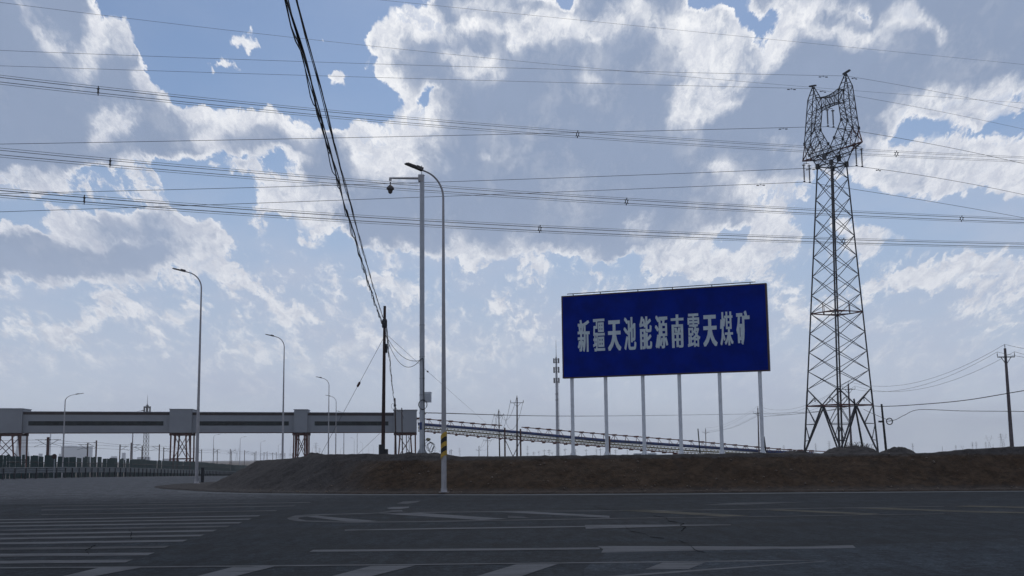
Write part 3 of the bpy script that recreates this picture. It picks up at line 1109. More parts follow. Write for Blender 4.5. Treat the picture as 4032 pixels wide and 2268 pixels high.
def cline(pts, off):
    out = []
    for px, py in pts:
        out.append(cpoint(px, py, off))
    return out


def lerp_line(pts, px):
    for (a, ya), (b, yb) in zip(pts, pts[1:]):
        if a <= px <= b:
            return ya + (yb - ya) * (px - a) / (b - a)
    return pts[-1][1] if px > pts[-1][0] else pts[0][1]


PIPE = [(1646, 1669), (1908, 1690), (2052, 1703), (2373, 1733), (2708, 1756), (3008, 1777), (3200, 1786)]
TOP = [(1646, 1647), (1908, 1671), (1978, 1675), (2054, 1682), (2400, 1711), (2708, 1735), (3087, 1770), (3250, 1778)]
BOT = [(1646, 1697), (1700, 1701), (1974, 1726), (2381, 1758), (2708, 1788), (2900, 1799), (3250, 1806)]
c0 = cpoint(2400, 1800)
conv = thing('belt_conveyor', 'open belt conveyor with blue cover and orange railings sloping down to the right', 'conveyor', Vector((c0.x, c0.y, gz(c0.y))))
MB().tube(cline(PIPE, 1.0), .34, 10).build('belt_cover', M['bluepipe'], conv)
PXS = [1646 + i * 43.0 for i in range(37)]
for nm, off in (('railing', 1.35), ('railing', -1.2)):
    tr = MB()
    tr.tube(cline([p for p in TOP if p[0] < 1990], off), .10, 5)
    tr.tube(cline([p for p in TOP if p[0] > 2000], off), .10, 5)
    for i, px in enumerate(PXS):
        if 1985 < px < 2050 or px > 3200:
            continue
        a, b = cpoint(px, lerp_line(TOP, px), off), cpoint(px, lerp_line(PIPE, px), off)
        tr.bar(b, a, .11)
        tr.obox(a, GDIR * .50, GN * .06, Vector((0, 0, .17)))
        q = cpoint(px + 17, lerp_line(PIPE, px + 17), off)
        tr.bar(a, q, .09)
        q = cpoint(px - 17, lerp_line(PIPE, px - 17), off)
        if i % 3 == 0:
            tr.bar(a, q, .09)
    tr.build(nm, M['orange'], conv)
wk = MB()
for off in (-1.2, 1.35):
    MID = [(x, y + (lerp_line(BOT, x) - y) * .55) for x, y in PIPE]
    wk.tube(cline(MID, off), .17, 5)
    wk.tube(cline([(x, y + (lerp_line(BOT, x) - y) * .80) for x, y in PIPE], off), .07, 5)
    MID2 = [(x, y + (lerp_line(BOT, x) - y) * .30) for x, y in PIPE]
    wk.tube(cline(MID2, off), .07, 5)
    i = 0
    px = 1650.0
    while px < 3120:
        a, b = cpoint(px, lerp_line(MID2, px), off), cpoint(px + 7, lerp_line(BOT, px + 7), off)
        wk.bar(a, b, .10)
        c = cpoint(px + 14, lerp_line(MID2, px + 14), off)
        wk.bar(b, c, .10)
        px += 14
wk.build('walkway_truss', M['walk'], conv)
bc = MB()
for off in (-1.2, 1.35):
    bc.tube(cline(BOT, off), .13, 6)
px = 1668.0
while px < 3100:
    p = cpoint(px, lerp_line(BOT, px), 0)
    bc.obox(p + Vector((0, 0, -.16)), GDIR * .20, GN * 1.5, Vector((0, 0, .17)))
    px += 43
bc.build('bottom_girder', M['orange'], conv)
for px in (1988, 2050, 2400, 2950):
    for off in (-1.3, 1.5):
        p = cpoint(px, lerp_line(BOT, px), off)
        b = Vector((p.x, p.y, gz(p.y) - .05))
        if p.z - b.z > .3:
            MB().bar(b, p + Vector((0, 0, 2.3 if px in (2050, 2400, 1988) else 0)), .34).build('support_leg', M['rust'], conv)
sb = MB()
for off in (-1.3, 1.5):
    for a, b in ((1990, 2048), (2048, 1990)):
        pa, pb = cpoint(a, lerp_line(BOT, a), off), cpoint(b, lerp_line(BOT, b), off)
        sb.bar(Vector((pa.x, pa.y, gz(pa.y) + .2)), pb + Vector((0, 0, -.3)), .13)
sb.build('support_bracing', M['rust'], conv)

p = at(2540, 1795, 225)
hut = MB()
hut.box((p.x - 2.0, p.y - 1, gz(p.y) - .05), (p.x + 2.0, p.y + 1.6, zat(2540, 1785, 225)))
solo('site_hut', hut, M['hut'], 'low pale site hut with flat roof below the conveyor end', 'hut', Vector((p.x, p.y, gz(p.y))))

# ------------------------------------------------------------------ billboard
BL, BR_ = at(2223, 1799, 92.0), at(3041, 1791, 86.0)
bdir = Vector((BR_.x - BL.x, BR_.y - BL.y, 0))
BW = bdir.length
bdir.normalize()
bn = Vector((bdir.y, -bdir.x, 0))
ZB, ZT = 7.46, 13.70
b0 = Vector((BL.x, BL.y, 0))


def bp(u, z, off=0.0):
    return b0 + bdir * (u * BW) + bn * off + Vector((0, 0, z))


mid = bp(.5, 0)
bz = terrain_z(mid.x, mid.y, False)
bill = thing('billboard', 'large blue roadside billboard with white Chinese lettering on six white posts', 'billboard', Vector((mid.x, mid.y, bz)))
panel = MB()
panel.obox(bp(.5, (ZB + ZT) / 2, -.16), bdir * (BW / 2 - .03), bn * .16, Vector((0, 0, (ZT - ZB) / 2 - .03))).build('panel', M['blue'], bill)
fr = MB()
for z in (ZB, ZT):
    fr.obox(bp(.5, z, -.17), bdir * (BW / 2 + .05), bn * .19, Vector((0, 0, .045)))
for u in (0, 1):
    fr.obox(bp(u, (ZB + ZT) / 2, -.17), bdir * .05, bn * .185, Vector((0, 0, (ZT - ZB) / 2 - .046)))
fr.build('frame', M['signedge'], bill)
GLYPHS = [('新',[(451,190),(481,135),(505,80),(438,39),(413,98),(384,155),(349,216),(414,251),(175,147),(139,80),(96,19),(73,36),(54,50),(29,66),(72,122),(104,178),(130,244),(207,226),(943,764),(837,730),(732,705),(631,687),(631,510),(966,510),(966,424),(856,424),(856,-83),(767,-83),(767,424),(631,424),(631,400),(624,242),(594,74),(521,-85),(496,-61),(475,-44),(450,-28),(514,111),(540,258),(545,400),(545,751),(666,773),(776,800),(868,831),(309,812),(328,774),(341,743),(511,743),(511,664),(53,664),(53,743),(246,743),(238,763),(223,794),(202,832),(286,853),(436,599),(417,549),(403,515),(527,515),(527,435),(328,435),(328,347),(515,347),(515,265),(328,265),(328,17),(325,-15),(314,-38),(294,-54),(265,-63),(229,-66),(178,-67),(172,-41),(164,-19),(149,13),(195,12),(222,12),(238,13),(242,14),(243,18),(243,265),(42,265),(42,347),(243,347),(243,435),(38,435),(38,515),(317,515),(335,561),(354,618),(371,676),(458,658),(214,621),(229,571),(239,519),(159,497),(150,550),(136,600),(115,657),(192,674)],[[54,44,55],[53,44,54],[42,18,43],[53,45,44],[41,18,42],[52,45,53],[52,46,45],[40,18,41],[40,19,18],[51,46,52],[39,21,40],[21,19,40],[49,51,50],[49,46,51],[49,47,46],[49,100,47],[100,91,47],[91,48,47],[21,20,19],[39,22,21],[100,90,91],[92,48,91],[49,99,100],[93,90,100],[99,48,49],[99,92,48],[99,56,92],[98,93,99],[93,56,99],[98,94,93],[56,90,93],[89,56,90],[97,94,98],[89,57,56],[97,95,94],[88,57,89],[96,95,97],[88,58,57],[86,88,87],[86,58,88],[86,59,58],[86,60,59],[39,29,22],[29,23,22],[29,24,23],[85,60,86],[84,61,85],[61,60,85],[84,62,61],[39,30,29],[28,24,29],[27,25,28],[25,24,28],[27,26,25],[38,30,39],[38,31,30],[82,84,83],[82,62,84],[82,63,62],[82,64,63],[81,64,82],[80,65,81],[65,64,81],[80,66,65],[37,31,38],[6,0,7],[15,17,16],[37,32,31],[15,8,17],[5,0,6],[5,1,0],[14,8,15],[4,1,5],[14,9,8],[4,2,1],[13,9,14],[36,2,37],[2,32,37],[3,2,4],[13,12,9],[12,11,9],[11,10,9],[36,32,2],[36,35,32],[35,34,32],[34,33,32],[79,66,80],[79,67,66],[78,67,79],[74,76,75],[77,67,78],[74,77,76],[74,67,77],[74,68,67],[73,68,74],[73,69,68],[72,69,73],[72,70,69],[72,71,70]]),('疆',[(903,41),(443,41),(443,319),(903,319),(633,104),(633,152),(523,152),(523,104),(820,104),(820,152),(708,152),(708,104),(633,210),(633,257),(523,257),(523,210),(820,210),(820,257),(708,257),(708,210),(951,736),(395,736),(395,807),(951,807),(957,349),(395,349),(395,418),(957,418),(966,-63),(360,-63),(360,11),(966,11),(286,728),(52,728),(52,807),(367,807),(367,539),(158,539),(144,431),(382,431),(382,417),(382,403),(381,391),(368,158),(352,24),(328,-40),(308,-58),(286,-68),(260,-73),(229,-74),(190,-74),(140,-72),(136,-45),(130,-24),(116,7),(172,4),(208,2),(232,2),(244,3),(252,5),(257,11),(274,56),(288,167),(299,352),(50,352),(63,438),(74,525),(84,618),(286,618),(129,212),(51,212),(51,280),(129,280),(129,346),(201,346),(201,280),(276,280),(276,212),(201,212),(201,141),(283,153),(285,85),(196,71),(118,58),(38,46),(28,118),(129,131),(892,445),(455,445),(455,708),(892,708),(633,506),(633,548),(535,548),(535,506),(809,506),(809,548),(708,548),(708,506),(633,606),(633,647),(535,647),(535,606),(809,606),(809,647),(708,647),(708,606)],[[21,23,22],[21,20,23],[25,27,26],[25,24,27],[33,35,34],[33,32,35],[32,36,35],[68,36,32],[66,68,67],[66,37,68],[37,36,68],[66,38,37],[65,38,66],[64,38,65],[64,39,38],[64,40,39],[64,41,40],[64,42,41],[64,63,42],[63,43,42],[62,43,63],[72,74,73],[72,75,74],[70,72,71],[70,75,72],[70,76,75],[70,77,76],[69,77,70],[86,78,69],[78,77,69],[86,79,78],[61,81,62],[81,43,62],[81,44,43],[79,81,80],[86,81,79],[85,81,86],[84,81,85],[84,82,81],[61,44,81],[84,83,82],[60,44,61],[60,45,44],[29,31,30],[29,28,31],[59,45,60],[53,55,54],[58,45,59],[53,56,55],[57,45,58],[53,57,56],[53,45,57],[52,45,53],[52,46,45],[51,46,52],[51,47,46],[51,48,47],[50,48,51],[50,49,48],[88,101,89],[101,90,89],[101,100,90],[100,105,90],[105,104,90],[104,87,90],[88,102,101],[99,105,100],[99,106,105],[103,87,104],[88,93,102],[93,99,102],[93,106,99],[93,103,106],[93,92,103],[92,97,103],[97,96,103],[96,87,103],[88,94,93],[91,97,92],[91,98,97],[95,87,96],[88,91,94],[88,98,91],[88,95,98],[88,87,95],[1,14,2],[14,3,2],[14,13,3],[13,18,3],[18,17,3],[17,0,3],[1,15,14],[12,18,13],[12,19,18],[16,0,17],[1,6,15],[6,12,15],[6,19,12],[6,16,19],[6,5,16],[5,10,16],[10,9,16],[9,0,16],[1,7,6],[4,10,5],[4,11,10],[8,0,9],[1,4,7],[1,11,4],[1,8,11],[1,0,8]]),('天',[(436,495),(438,532),(438,568),(438,671),(86,671),(86,779),(910,779),(910,671),(549,671),(549,568),(549,531),(547,493),(545,471),(953,471),(953,363),(582,363),(660,217),(794,88),(993,-5),(960,-40),(943,-63),(921,-98),(727,-1),(587,137),(502,288),(444,167),(310,27),(86,-99),(64,-66),(47,-44),(17,-11),(240,115),(360,246),(410,363),(50,363),(50,471),(433,471)],[[4,6,5],[4,7,6],[3,7,4],[2,8,3],[8,7,3],[2,9,8],[1,9,2],[1,10,9],[0,10,1],[0,11,10],[36,11,0],[36,12,11],[34,36,35],[34,12,36],[34,13,12],[34,14,13],[33,14,34],[32,15,33],[15,14,33],[32,24,15],[24,16,15],[32,25,24],[23,16,24],[31,25,32],[23,17,16],[31,26,25],[22,17,23],[30,26,31],[22,18,17],[30,29,26],[29,28,26],[28,27,26],[21,20,22],[20,19,22],[19,18,22]]),('池',[(205,805),(273,769),(332,729),(280,653),(222,695),(157,734),(81,771),(131,839),(149,532),(214,497),(271,458),(221,383),(165,422),(102,459),(28,496),(77,565),(322,261),(264,146),(204,34),(140,-77),(62,-18),(124,81),(188,193),(252,318),(478,514),(608,564),(608,846),(698,846),(698,600),(845,656),(850,660),(866,675),(932,650),(926,630),(925,464),(921,335),(914,260),(901,220),(879,195),(849,181),(816,176),(778,174),(737,174),(733,204),(726,229),(713,262),(755,260),(783,259),(801,259),(814,261),(822,267),(828,283),(833,334),(837,432),(838,559),(698,505),(698,135),(608,135),(608,470),(478,419),(478,72),(484,31),(504,13),(554,8),(627,8),(734,8),(812,8),(854,19),(874,58),(887,159),(918,140),(942,130),(972,122),(952,3),(905,-59),(816,-77),(740,-77),(626,-77),(552,-77),(454,-65),(402,-18),(388,71),(388,384),(301,350),(265,431),(388,479),(388,750),(478,750)],[[25,27,26],[25,28,27],[6,0,7],[6,1,0],[5,1,6],[5,2,1],[85,87,86],[85,24,87],[4,2,5],[4,3,2],[30,32,31],[29,32,30],[28,32,29],[28,33,32],[28,54,33],[54,34,33],[25,54,28],[14,8,15],[24,54,25],[24,55,54],[53,34,54],[14,9,8],[85,55,24],[85,58,55],[58,56,55],[14,10,9],[13,10,14],[84,58,85],[84,59,58],[57,56,58],[53,35,34],[12,10,13],[12,11,10],[52,35,53],[83,82,84],[82,59,84],[82,60,59],[81,60,82],[52,36,35],[51,36,52],[22,16,23],[50,36,51],[49,36,50],[44,46,45],[22,17,16],[48,36,49],[48,37,36],[44,47,46],[44,48,47],[44,37,48],[43,37,44],[43,38,37],[42,38,43],[42,39,38],[21,17,22],[42,40,39],[42,41,40],[68,70,69],[21,18,17],[68,71,70],[68,72,71],[68,73,72],[20,18,21],[81,61,60],[80,61,81],[67,73,68],[20,19,18],[80,62,61],[66,73,67],[80,63,62],[63,65,64],[63,66,65],[63,73,66],[80,73,63],[80,74,73],[79,74,80],[79,75,74],[78,75,79],[77,75,78],[76,75,77]]),('能',[(69,639),(83,651),(99,669),(126,707),(165,770),(205,852),(299,823),(256,747),(214,684),(181,640),(370,650),(354,678),(330,716),(300,760),(376,790),(432,712),(478,635),(513,559),(433,522),(423,547),(415,564),(409,578),(212,563),(119,553),(79,543),(70,572),(60,598),(48,629),(178,342),(375,342),(375,412),(178,412),(465,7),(462,-28),(449,-55),(425,-72),(390,-81),(345,-84),(282,-85),(274,-57),(266,-33),(250,0),(308,-1),(344,-2),(366,-1),(373,0),(374,1),(375,8),(375,117),(178,117),(178,-87),(92,-87),(92,492),(465,492),(375,192),(375,267),(178,267),(178,192),(824,666),(726,632),(633,603),(633,508),(636,487),(647,480),(678,477),(722,477),(788,477),(836,477),(861,484),(873,513),(881,599),(911,580),(934,570),(963,562),(947,459),(911,407),(845,393),(794,393),(721,393),(672,393),(595,402),(554,438),(543,505),(543,846),(633,846),(633,681),(708,708),(788,741),(860,775),(921,706),(834,213),(731,175),(633,145),(633,35),(636,15),(648,7),(681,4),(726,4),(793,4),(842,4),(868,12),(882,45),(889,141),(920,123),(943,114),(972,105),(956,-8),(919,-64),(850,-79),(799,-79),(724,-79),(674,-79),(596,-70),(554,-34),(543,34),(543,381),(633,381),(633,224),(713,253),(797,289),(872,329),(932,260)],[[51,31,52],[31,53,52],[31,30,53],[30,32,53],[51,28,31],[29,32,30],[51,56,28],[56,29,28],[56,55,29],[55,32,29],[51,57,56],[54,32,55],[51,49,57],[49,54,57],[49,48,54],[48,32,54],[51,50,49],[47,32,48],[46,32,47],[46,33,32],[45,33,46],[40,42,41],[44,33,45],[43,33,44],[40,43,42],[40,33,43],[40,34,33],[39,34,40],[39,35,34],[38,35,39],[38,36,35],[38,37,36],[82,84,83],[82,85,84],[87,89,88],[86,89,87],[85,89,86],[85,58,89],[82,60,85],[60,58,85],[60,59,58],[82,61,60],[69,71,70],[69,72,71],[69,73,72],[69,74,73],[68,74,69],[82,62,61],[81,62,82],[81,63,62],[67,74,68],[81,64,63],[81,65,64],[81,66,65],[81,67,66],[81,74,67],[81,75,74],[80,75,81],[80,76,75],[79,76,80],[78,76,79],[77,76,78],[114,116,115],[114,117,116],[119,121,120],[118,121,119],[118,90,121],[117,90,118],[114,92,117],[92,90,117],[92,91,90],[114,93,92],[101,103,102],[101,104,103],[101,105,104],[101,106,105],[100,106,101],[114,94,93],[113,94,114],[113,95,94],[99,106,100],[113,96,95],[113,97,96],[113,98,97],[113,99,98],[113,106,99],[113,107,106],[112,107,113],[112,108,107],[111,108,112],[110,108,111],[109,108,110],[4,6,5],[4,7,6],[13,15,14],[3,7,4],[12,15,13],[3,8,7],[11,15,12],[11,16,15],[2,8,3],[2,9,8],[10,16,11],[1,9,2],[0,9,1],[9,16,10],[0,16,9],[27,16,0],[27,21,16],[21,17,16],[26,21,27],[25,21,26],[25,22,21],[20,17,21],[24,23,25],[23,22,25],[19,17,20],[19,18,17]]),('源',[(835,327),(835,399),(545,399),(545,327),(835,471),(835,541),(545,541),(545,471),(541,108),(497,36),(447,-31),(423,-14),(401,0),(373,17),(423,79),(464,142),(501,214),(584,191),(902,151),(943,83),(978,17),(894,-20),(862,46),(822,115),(776,192),(856,223),(194,800),(255,762),(310,724),(256,651),(202,691),(142,732),(75,775),(129,839),(145,534),(206,499),(262,462),(209,389),(154,427),(94,465),(26,505),(79,570),(281,261),(233,145),(183,33),(129,-78),(48,-27),(101,73),(154,186),(207,312),(959,715),(419,715),(419,517),(410,322),(372,111),(279,-89),(253,-68),(231,-54),(204,-40),(289,145),(323,337),(330,517),(330,799),(959,799),(727,660),(714,631),(707,615),(921,615),(921,253),(729,253),(729,-2),(726,-36),(714,-60),(690,-76),(655,-85),(609,-87),(544,-87),(538,-61),(530,-39),(517,-7),(574,-8),(611,-8),(632,-8),(638,-7),(640,-5),(641,1),(641,253),(461,253),(461,615),(615,615),(624,644),(635,679),(644,718),(744,698)],[[32,26,33],[32,27,26],[61,51,62],[51,63,62],[51,92,63],[92,50,63],[31,27,32],[31,28,27],[30,28,31],[30,29,28],[51,91,92],[93,50,92],[61,52,51],[91,93,51],[93,50,51],[91,64,93],[90,64,91],[90,65,64],[89,65,90],[89,66,65],[87,6,88],[6,89,88],[6,66,89],[6,67,66],[6,5,67],[5,68,67],[40,34,41],[87,7,6],[4,68,5],[40,35,34],[60,52,61],[60,53,52],[39,35,40],[39,36,35],[87,2,7],[2,4,7],[2,1,4],[1,68,4],[38,36,39],[38,37,36],[87,3,2],[0,68,1],[59,53,60],[87,0,3],[87,68,0],[59,54,53],[48,42,49],[48,43,42],[86,68,87],[85,69,86],[69,68,86],[85,70,69],[24,18,25],[15,17,16],[23,18,24],[15,8,17],[47,43,48],[23,19,18],[58,54,59],[47,44,43],[14,8,15],[22,19,23],[58,57,54],[57,56,54],[56,55,54],[14,9,8],[22,20,19],[13,9,14],[46,44,47],[21,20,22],[13,12,9],[12,11,9],[11,10,9],[46,45,44],[84,70,85],[84,71,70],[83,71,84],[82,71,83],[78,80,79],[78,81,80],[78,82,81],[78,71,82],[78,72,71],[77,72,78],[77,73,72],[76,73,77],[76,74,73],[76,75,74]]),('南',[(317,460),(342,420),(363,377),(377,339),(440,361),(425,398),(402,440),(376,479),(458,840),(458,740),(60,740),(60,669),(458,669),(458,563),(114,563),(114,-79),(190,-79),(190,494),(812,494),(812,8),(810,-5),(803,-11),(789,-14),(759,-15),(708,-15),(647,-13),(658,-34),(667,-58),(673,-80),(747,-80),(804,-76),(845,-68),(871,-53),(884,-29),(888,8),(888,563),(541,563),(541,669),(941,669),(941,740),(541,740),(541,840),(622,481),(603,435),(578,384),(553,338),(266,338),(266,277),(461,277),(461,176),(245,176),(245,113),(461,113),(461,-61),(533,-61),(533,113),(758,113),(758,176),(533,176),(533,277),(740,277),(740,338),(618,338),(641,376),(664,418),(687,461)],[[9,41,8],[9,40,41],[11,9,10],[11,40,9],[11,39,40],[11,38,39],[12,38,11],[13,37,12],[37,38,12],[13,36,37],[15,17,14],[17,13,14],[17,36,13],[17,35,36],[17,18,35],[18,34,35],[15,16,17],[19,34,18],[43,65,42],[0,6,7],[43,64,65],[1,6,0],[1,5,6],[44,64,43],[2,5,1],[44,63,64],[2,4,5],[45,63,44],[3,4,2],[45,62,63],[47,45,46],[47,62,45],[47,61,62],[47,60,61],[48,60,47],[49,59,48],[59,60,48],[49,58,59],[51,49,50],[51,58,49],[51,57,58],[51,56,57],[52,56,51],[53,55,52],[55,56,52],[53,54,55],[20,34,19],[20,33,34],[21,33,20],[22,33,21],[26,24,25],[23,33,22],[26,23,24],[26,33,23],[26,32,33],[27,32,26],[27,31,32],[28,31,27],[28,30,31],[28,29,30]]),('露',[(412,547),(192,547),(192,607),(412,607),(411,459),(174,459),(174,519),(411,519),(823,459),(583,459),(583,519),(823,519),(806,547),(583,547),(583,607),(806,607),(363,288),(363,361),(188,361),(188,288),(452,736),(128,736),(128,808),(873,808),(873,736),(542,736),(542,700),(930,700),(930,515),(844,515),(844,632),(542,632),(542,442),(452,442),(452,632),(154,632),(154,515),(69,515),(69,700),(452,700),(177,7),(239,13),(239,220),(110,220),(110,429),(444,429),(444,220),(319,220),(319,170),(436,170),(506,189),(577,215),(634,243),(615,258),(587,284),(567,305),(547,289),(518,269),(482,245),(466,265),(451,278),(427,295),(514,353),(574,408),(618,469),(697,456),(682,432),(672,418),(671,417),(837,417),(850,422),(901,393),(860,330),(814,279),(770,243),(825,220),(897,197),(987,178),(963,152),(949,133),(935,110),(908,116),(887,121),(876,124),(876,-86),(793,-86),(793,-63),(607,-63),(607,-88),(526,-88),(526,120),(515,116),(494,110),(467,103),(457,122),(447,137),(450,133),(450,100),(319,100),(319,21),(475,37),(476,-37),(322,-54),(183,-68),(54,-82),(45,-5),(103,0),(103,203),(177,203),(793,85),(607,85),(607,4),(793,4),(661,175),(616,153),(608,150),(798,150),(791,153),(743,174),(701,197),(732,304),(765,333),(781,351),(617,351),(618,352),(639,329),(670,302),(701,281)],[[21,23,22],[21,24,23],[20,24,21],[39,25,20],[25,24,20],[39,26,25],[37,35,38],[35,39,38],[35,26,39],[35,27,26],[35,34,27],[34,31,27],[31,30,27],[30,28,27],[37,36,35],[33,31,34],[33,32,31],[29,28,30],[1,3,2],[1,0,3],[13,15,14],[13,12,15],[5,7,6],[5,4,7],[9,64,10],[64,11,10],[64,8,11],[9,63,64],[65,8,64],[63,65,9],[65,8,9],[63,66,65],[63,67,66],[43,18,44],[18,45,44],[18,17,45],[17,61,45],[61,46,45],[69,71,70],[63,68,67],[63,69,68],[63,71,69],[62,71,63],[62,124,71],[124,122,71],[122,72,71],[43,19,18],[16,61,17],[61,124,62],[61,123,124],[125,122,124],[61,125,123],[125,122,123],[121,72,122],[120,72,121],[120,73,72],[61,55,125],[55,126,125],[61,56,55],[54,126,55],[127,73,120],[54,127,126],[16,46,61],[46,60,61],[43,16,19],[43,46,16],[53,127,54],[53,73,127],[53,74,73],[46,59,60],[52,74,53],[52,75,74],[51,75,52],[42,46,43],[41,47,42],[47,46,42],[41,48,47],[51,76,75],[50,119,51],[119,76,51],[106,108,107],[106,40,108],[119,77,76],[50,113,119],[118,77,119],[49,113,50],[118,78,77],[49,114,113],[117,78,118],[41,98,48],[98,49,48],[98,95,49],[95,114,49],[95,115,114],[116,78,117],[116,79,78],[95,116,115],[95,79,116],[98,94,95],[96,79,95],[97,94,96],[94,79,96],[94,83,79],[83,80,79],[94,90,83],[90,109,83],[109,84,83],[82,80,83],[98,97,94],[93,90,94],[81,80,82],[93,91,90],[89,110,90],[110,109,90],[93,92,91],[41,99,98],[89,111,110],[112,84,109],[99,101,100],[41,101,99],[40,101,41],[106,101,40],[89,112,111],[89,87,112],[87,86,112],[86,84,112],[105,101,106],[104,101,105],[104,102,101],[104,103,102],[89,88,87],[85,84,86]]),('煤',[(327,668),(313,599),(294,525),(274,460),(319,439),(341,500),(364,571),(387,643),(88,637),(79,553),(64,467),(42,395),(95,373),(118,453),(133,543),(140,630),(493,840),(493,731),(392,731),(392,666),(493,666),(493,364),(643,364),(643,275),(395,275),(395,210),(599,210),(534,128),(453,56),(365,4),(383,-14),(402,-35),(416,-56),(499,1),(577,76),(643,162),(643,-80),(716,-80),(716,150),(776,72),(844,4),(912,-50),(928,-29),(947,-8),(966,9),(888,62),(812,131),(749,210),(942,210),(942,275),(716,275),(716,364),(860,364),(860,666),(944,666),(944,731),(860,731),(860,840),(788,840),(788,731),(561,731),(561,840),(788,666),(788,577),(561,577),(561,666),(788,518),(788,427),(561,427),(561,518),(182,833),(182,494),(174,312),(133,137),(37,-21),(56,-36),(74,-55),(89,-72),(150,9),(194,97),(223,189),(259,138),(294,87),(320,46),(370,97),(335,144),(283,211),(238,266),(246,342),(250,418),(251,494),(251,833)],[[17,61,16],[17,60,61],[59,57,58],[59,56,57],[71,91,70],[71,90,91],[19,17,18],[19,60,17],[19,59,60],[19,56,59],[19,55,56],[19,54,55],[1,7,0],[20,54,19],[21,65,20],[65,54,20],[21,64,65],[62,54,65],[63,53,62],[53,54,62],[63,52,53],[1,6,7],[9,15,8],[9,14,15],[2,6,1],[21,69,64],[69,63,64],[69,66,63],[66,52,63],[2,5,6],[10,14,9],[10,13,14],[3,5,2],[21,68,69],[67,52,66],[3,4,5],[72,90,71],[72,89,90],[11,13,10],[11,12,13],[21,67,68],[21,52,67],[72,88,89],[22,52,21],[23,51,22],[51,52,22],[23,50,51],[72,87,88],[73,87,72],[25,23,24],[25,50,23],[25,49,50],[25,48,49],[73,80,87],[80,86,87],[80,85,86],[26,48,25],[27,47,26],[47,48,26],[27,35,47],[35,38,47],[38,46,47],[73,79,80],[81,85,80],[27,34,35],[36,38,35],[36,37,38],[39,46,38],[81,84,85],[82,84,81],[74,79,73],[39,45,46],[28,34,27],[82,83,84],[74,78,79],[28,33,34],[40,45,39],[40,44,45],[29,33,28],[74,75,78],[75,76,78],[76,77,78],[40,43,44],[30,33,29],[41,42,40],[42,43,40],[30,31,33],[31,32,33]]),('矿',[(743,812),(771,767),(800,713),(821,723),(969,723),(969,619),(569,619),(569,441),(561,268),(524,82),(433,-102),(400,-74),(377,-59),(343,-40),(424,124),(455,287),(462,441),(462,723),(673,723),(667,735),(644,772),(610,823),(706,865),(436,702),(260,702),(245,632),(224,551),(206,495),(410,495),(410,30),(199,30),(199,-50),(103,-50),(103,271),(115,292),(97,263),(60,211),(42,265),(29,295),(12,328),(79,445),(126,575),(155,702),(33,702),(33,803),(436,803),(312,129),(312,395),(199,395),(199,129)],[[21,0,22],[20,0,21],[20,1,0],[43,45,44],[43,23,45],[19,1,20],[19,2,1],[18,2,19],[16,6,17],[6,18,17],[6,2,18],[2,4,3],[2,5,4],[6,5,2],[42,23,43],[41,24,42],[24,23,42],[41,25,24],[41,26,25],[16,7,6],[40,26,41],[40,27,26],[40,28,27],[40,47,28],[47,29,28],[39,48,40],[48,47,40],[15,7,16],[15,8,7],[39,34,48],[34,49,48],[46,29,47],[38,34,39],[37,34,38],[37,35,34],[33,49,34],[14,8,15],[32,49,33],[14,9,8],[36,35,37],[32,46,49],[32,30,46],[30,29,46],[13,9,14],[13,12,9],[12,11,9],[11,10,9],[32,31,30]])]
GD = {g[0]: g for g in GLYPHS}
DENSE = '疆露能源新煤'
let = MB()
zlo, zhi = ZB + (ZT - ZB) * .305, ZB + (ZT - ZB) * .70
for i, ch in enumerate('新疆天池能源南露天煤矿'):
    _, V, Fc = GD[ch]
    xs_ = [v[0] for v in V]
    ys_ = [v[1] for v in V]
    cw = BW * .0655
    x0 = BW * (.0770 + .0780 * i)
    sx = cw / 1000.0
    szz = (zhi - zlo) / (max(ys_) - min(ys_)) if ch != '天' else (zhi - zlo) / 940.0
    bold = (-.034, .034) if ch in DENSE else (-.06, -.03, .03, .06)
    if ch in '疆露':
        bold = (-.02, .02)
    if ch in '池矿':
        bold = (-.032, .032)
    yb = min(ys_) if ch != '天' else -95
    for k, dx in enumerate((0,) + bold):
        P = [b0 + bdir * (x0 + v[0] * sx * (1 - .06) + dx * cw + .03 * cw) + Vector((0, 0, zlo + (v[1] - yb) * szz)) + bn * (.014 + .003 * k) for v in V]
        let.add(P, Fc)
let.build('lettering', M['letter'], bill)
rail = MB()
rail.bar(bp(.03, ZT + .16, .10), bp(.955, ZT + .16, .10), .07, .05)
for u in (.06, .2, .39, .56, .75, .93):
    rail.bar(bp(u, ZT + .03, .02), bp(u, ZT + .16, .10), .05)
rail.build('top_rail', M['dark'], bill)
back = MB()
for u in (.035, .21, .398, .574, .763, .957):
    for z in (ZB + .8, ZT - .8):
        back.obox(bp(u, z, -.36), bdir * .06, bn * .035, Vector((0, 0, .06)))
for z in (ZB + .8, ZT - .8):
    back.bar(bp(.01, z, -.43), bp(.99, z, -.43), .1)
back.build('back_rail', M['galv'], bill)
for u in (.040, .212, .398, .576, .768, .955):
    q = bp(u, 0, -.20)
    gzq = terrain_z(q.x, q.y, False) - .12
    po = MB()
    po.tube([(q.x, q.y, gzq), (q.x, q.y, ZB - .05)], .135, 14).build('post', M['white'], bill)
    ft = MB()
    ft.lathe((q.x, q.y, gzq), [(.30, 0), (.30, .16), (.15, .17), (.15, .45)], 14)
    for w in range(4):
        a = Vector((math.cos(w * math.pi / 2 + .4), math.sin(w * math.pi / 2 + .4), 0))
        ft.add([Vector((q.x, q.y, gzq + .17)) + a * .13, Vector((q.x, q.y, gzq + .17)) + a * .29, Vector((q.x, q.y, gzq + .5)) + a * .13], [(0, 1, 2), (2, 1, 0)])
    ft.build('post_foot', M['white'], bill)

# ------------------------------------------------------------------ street lamps


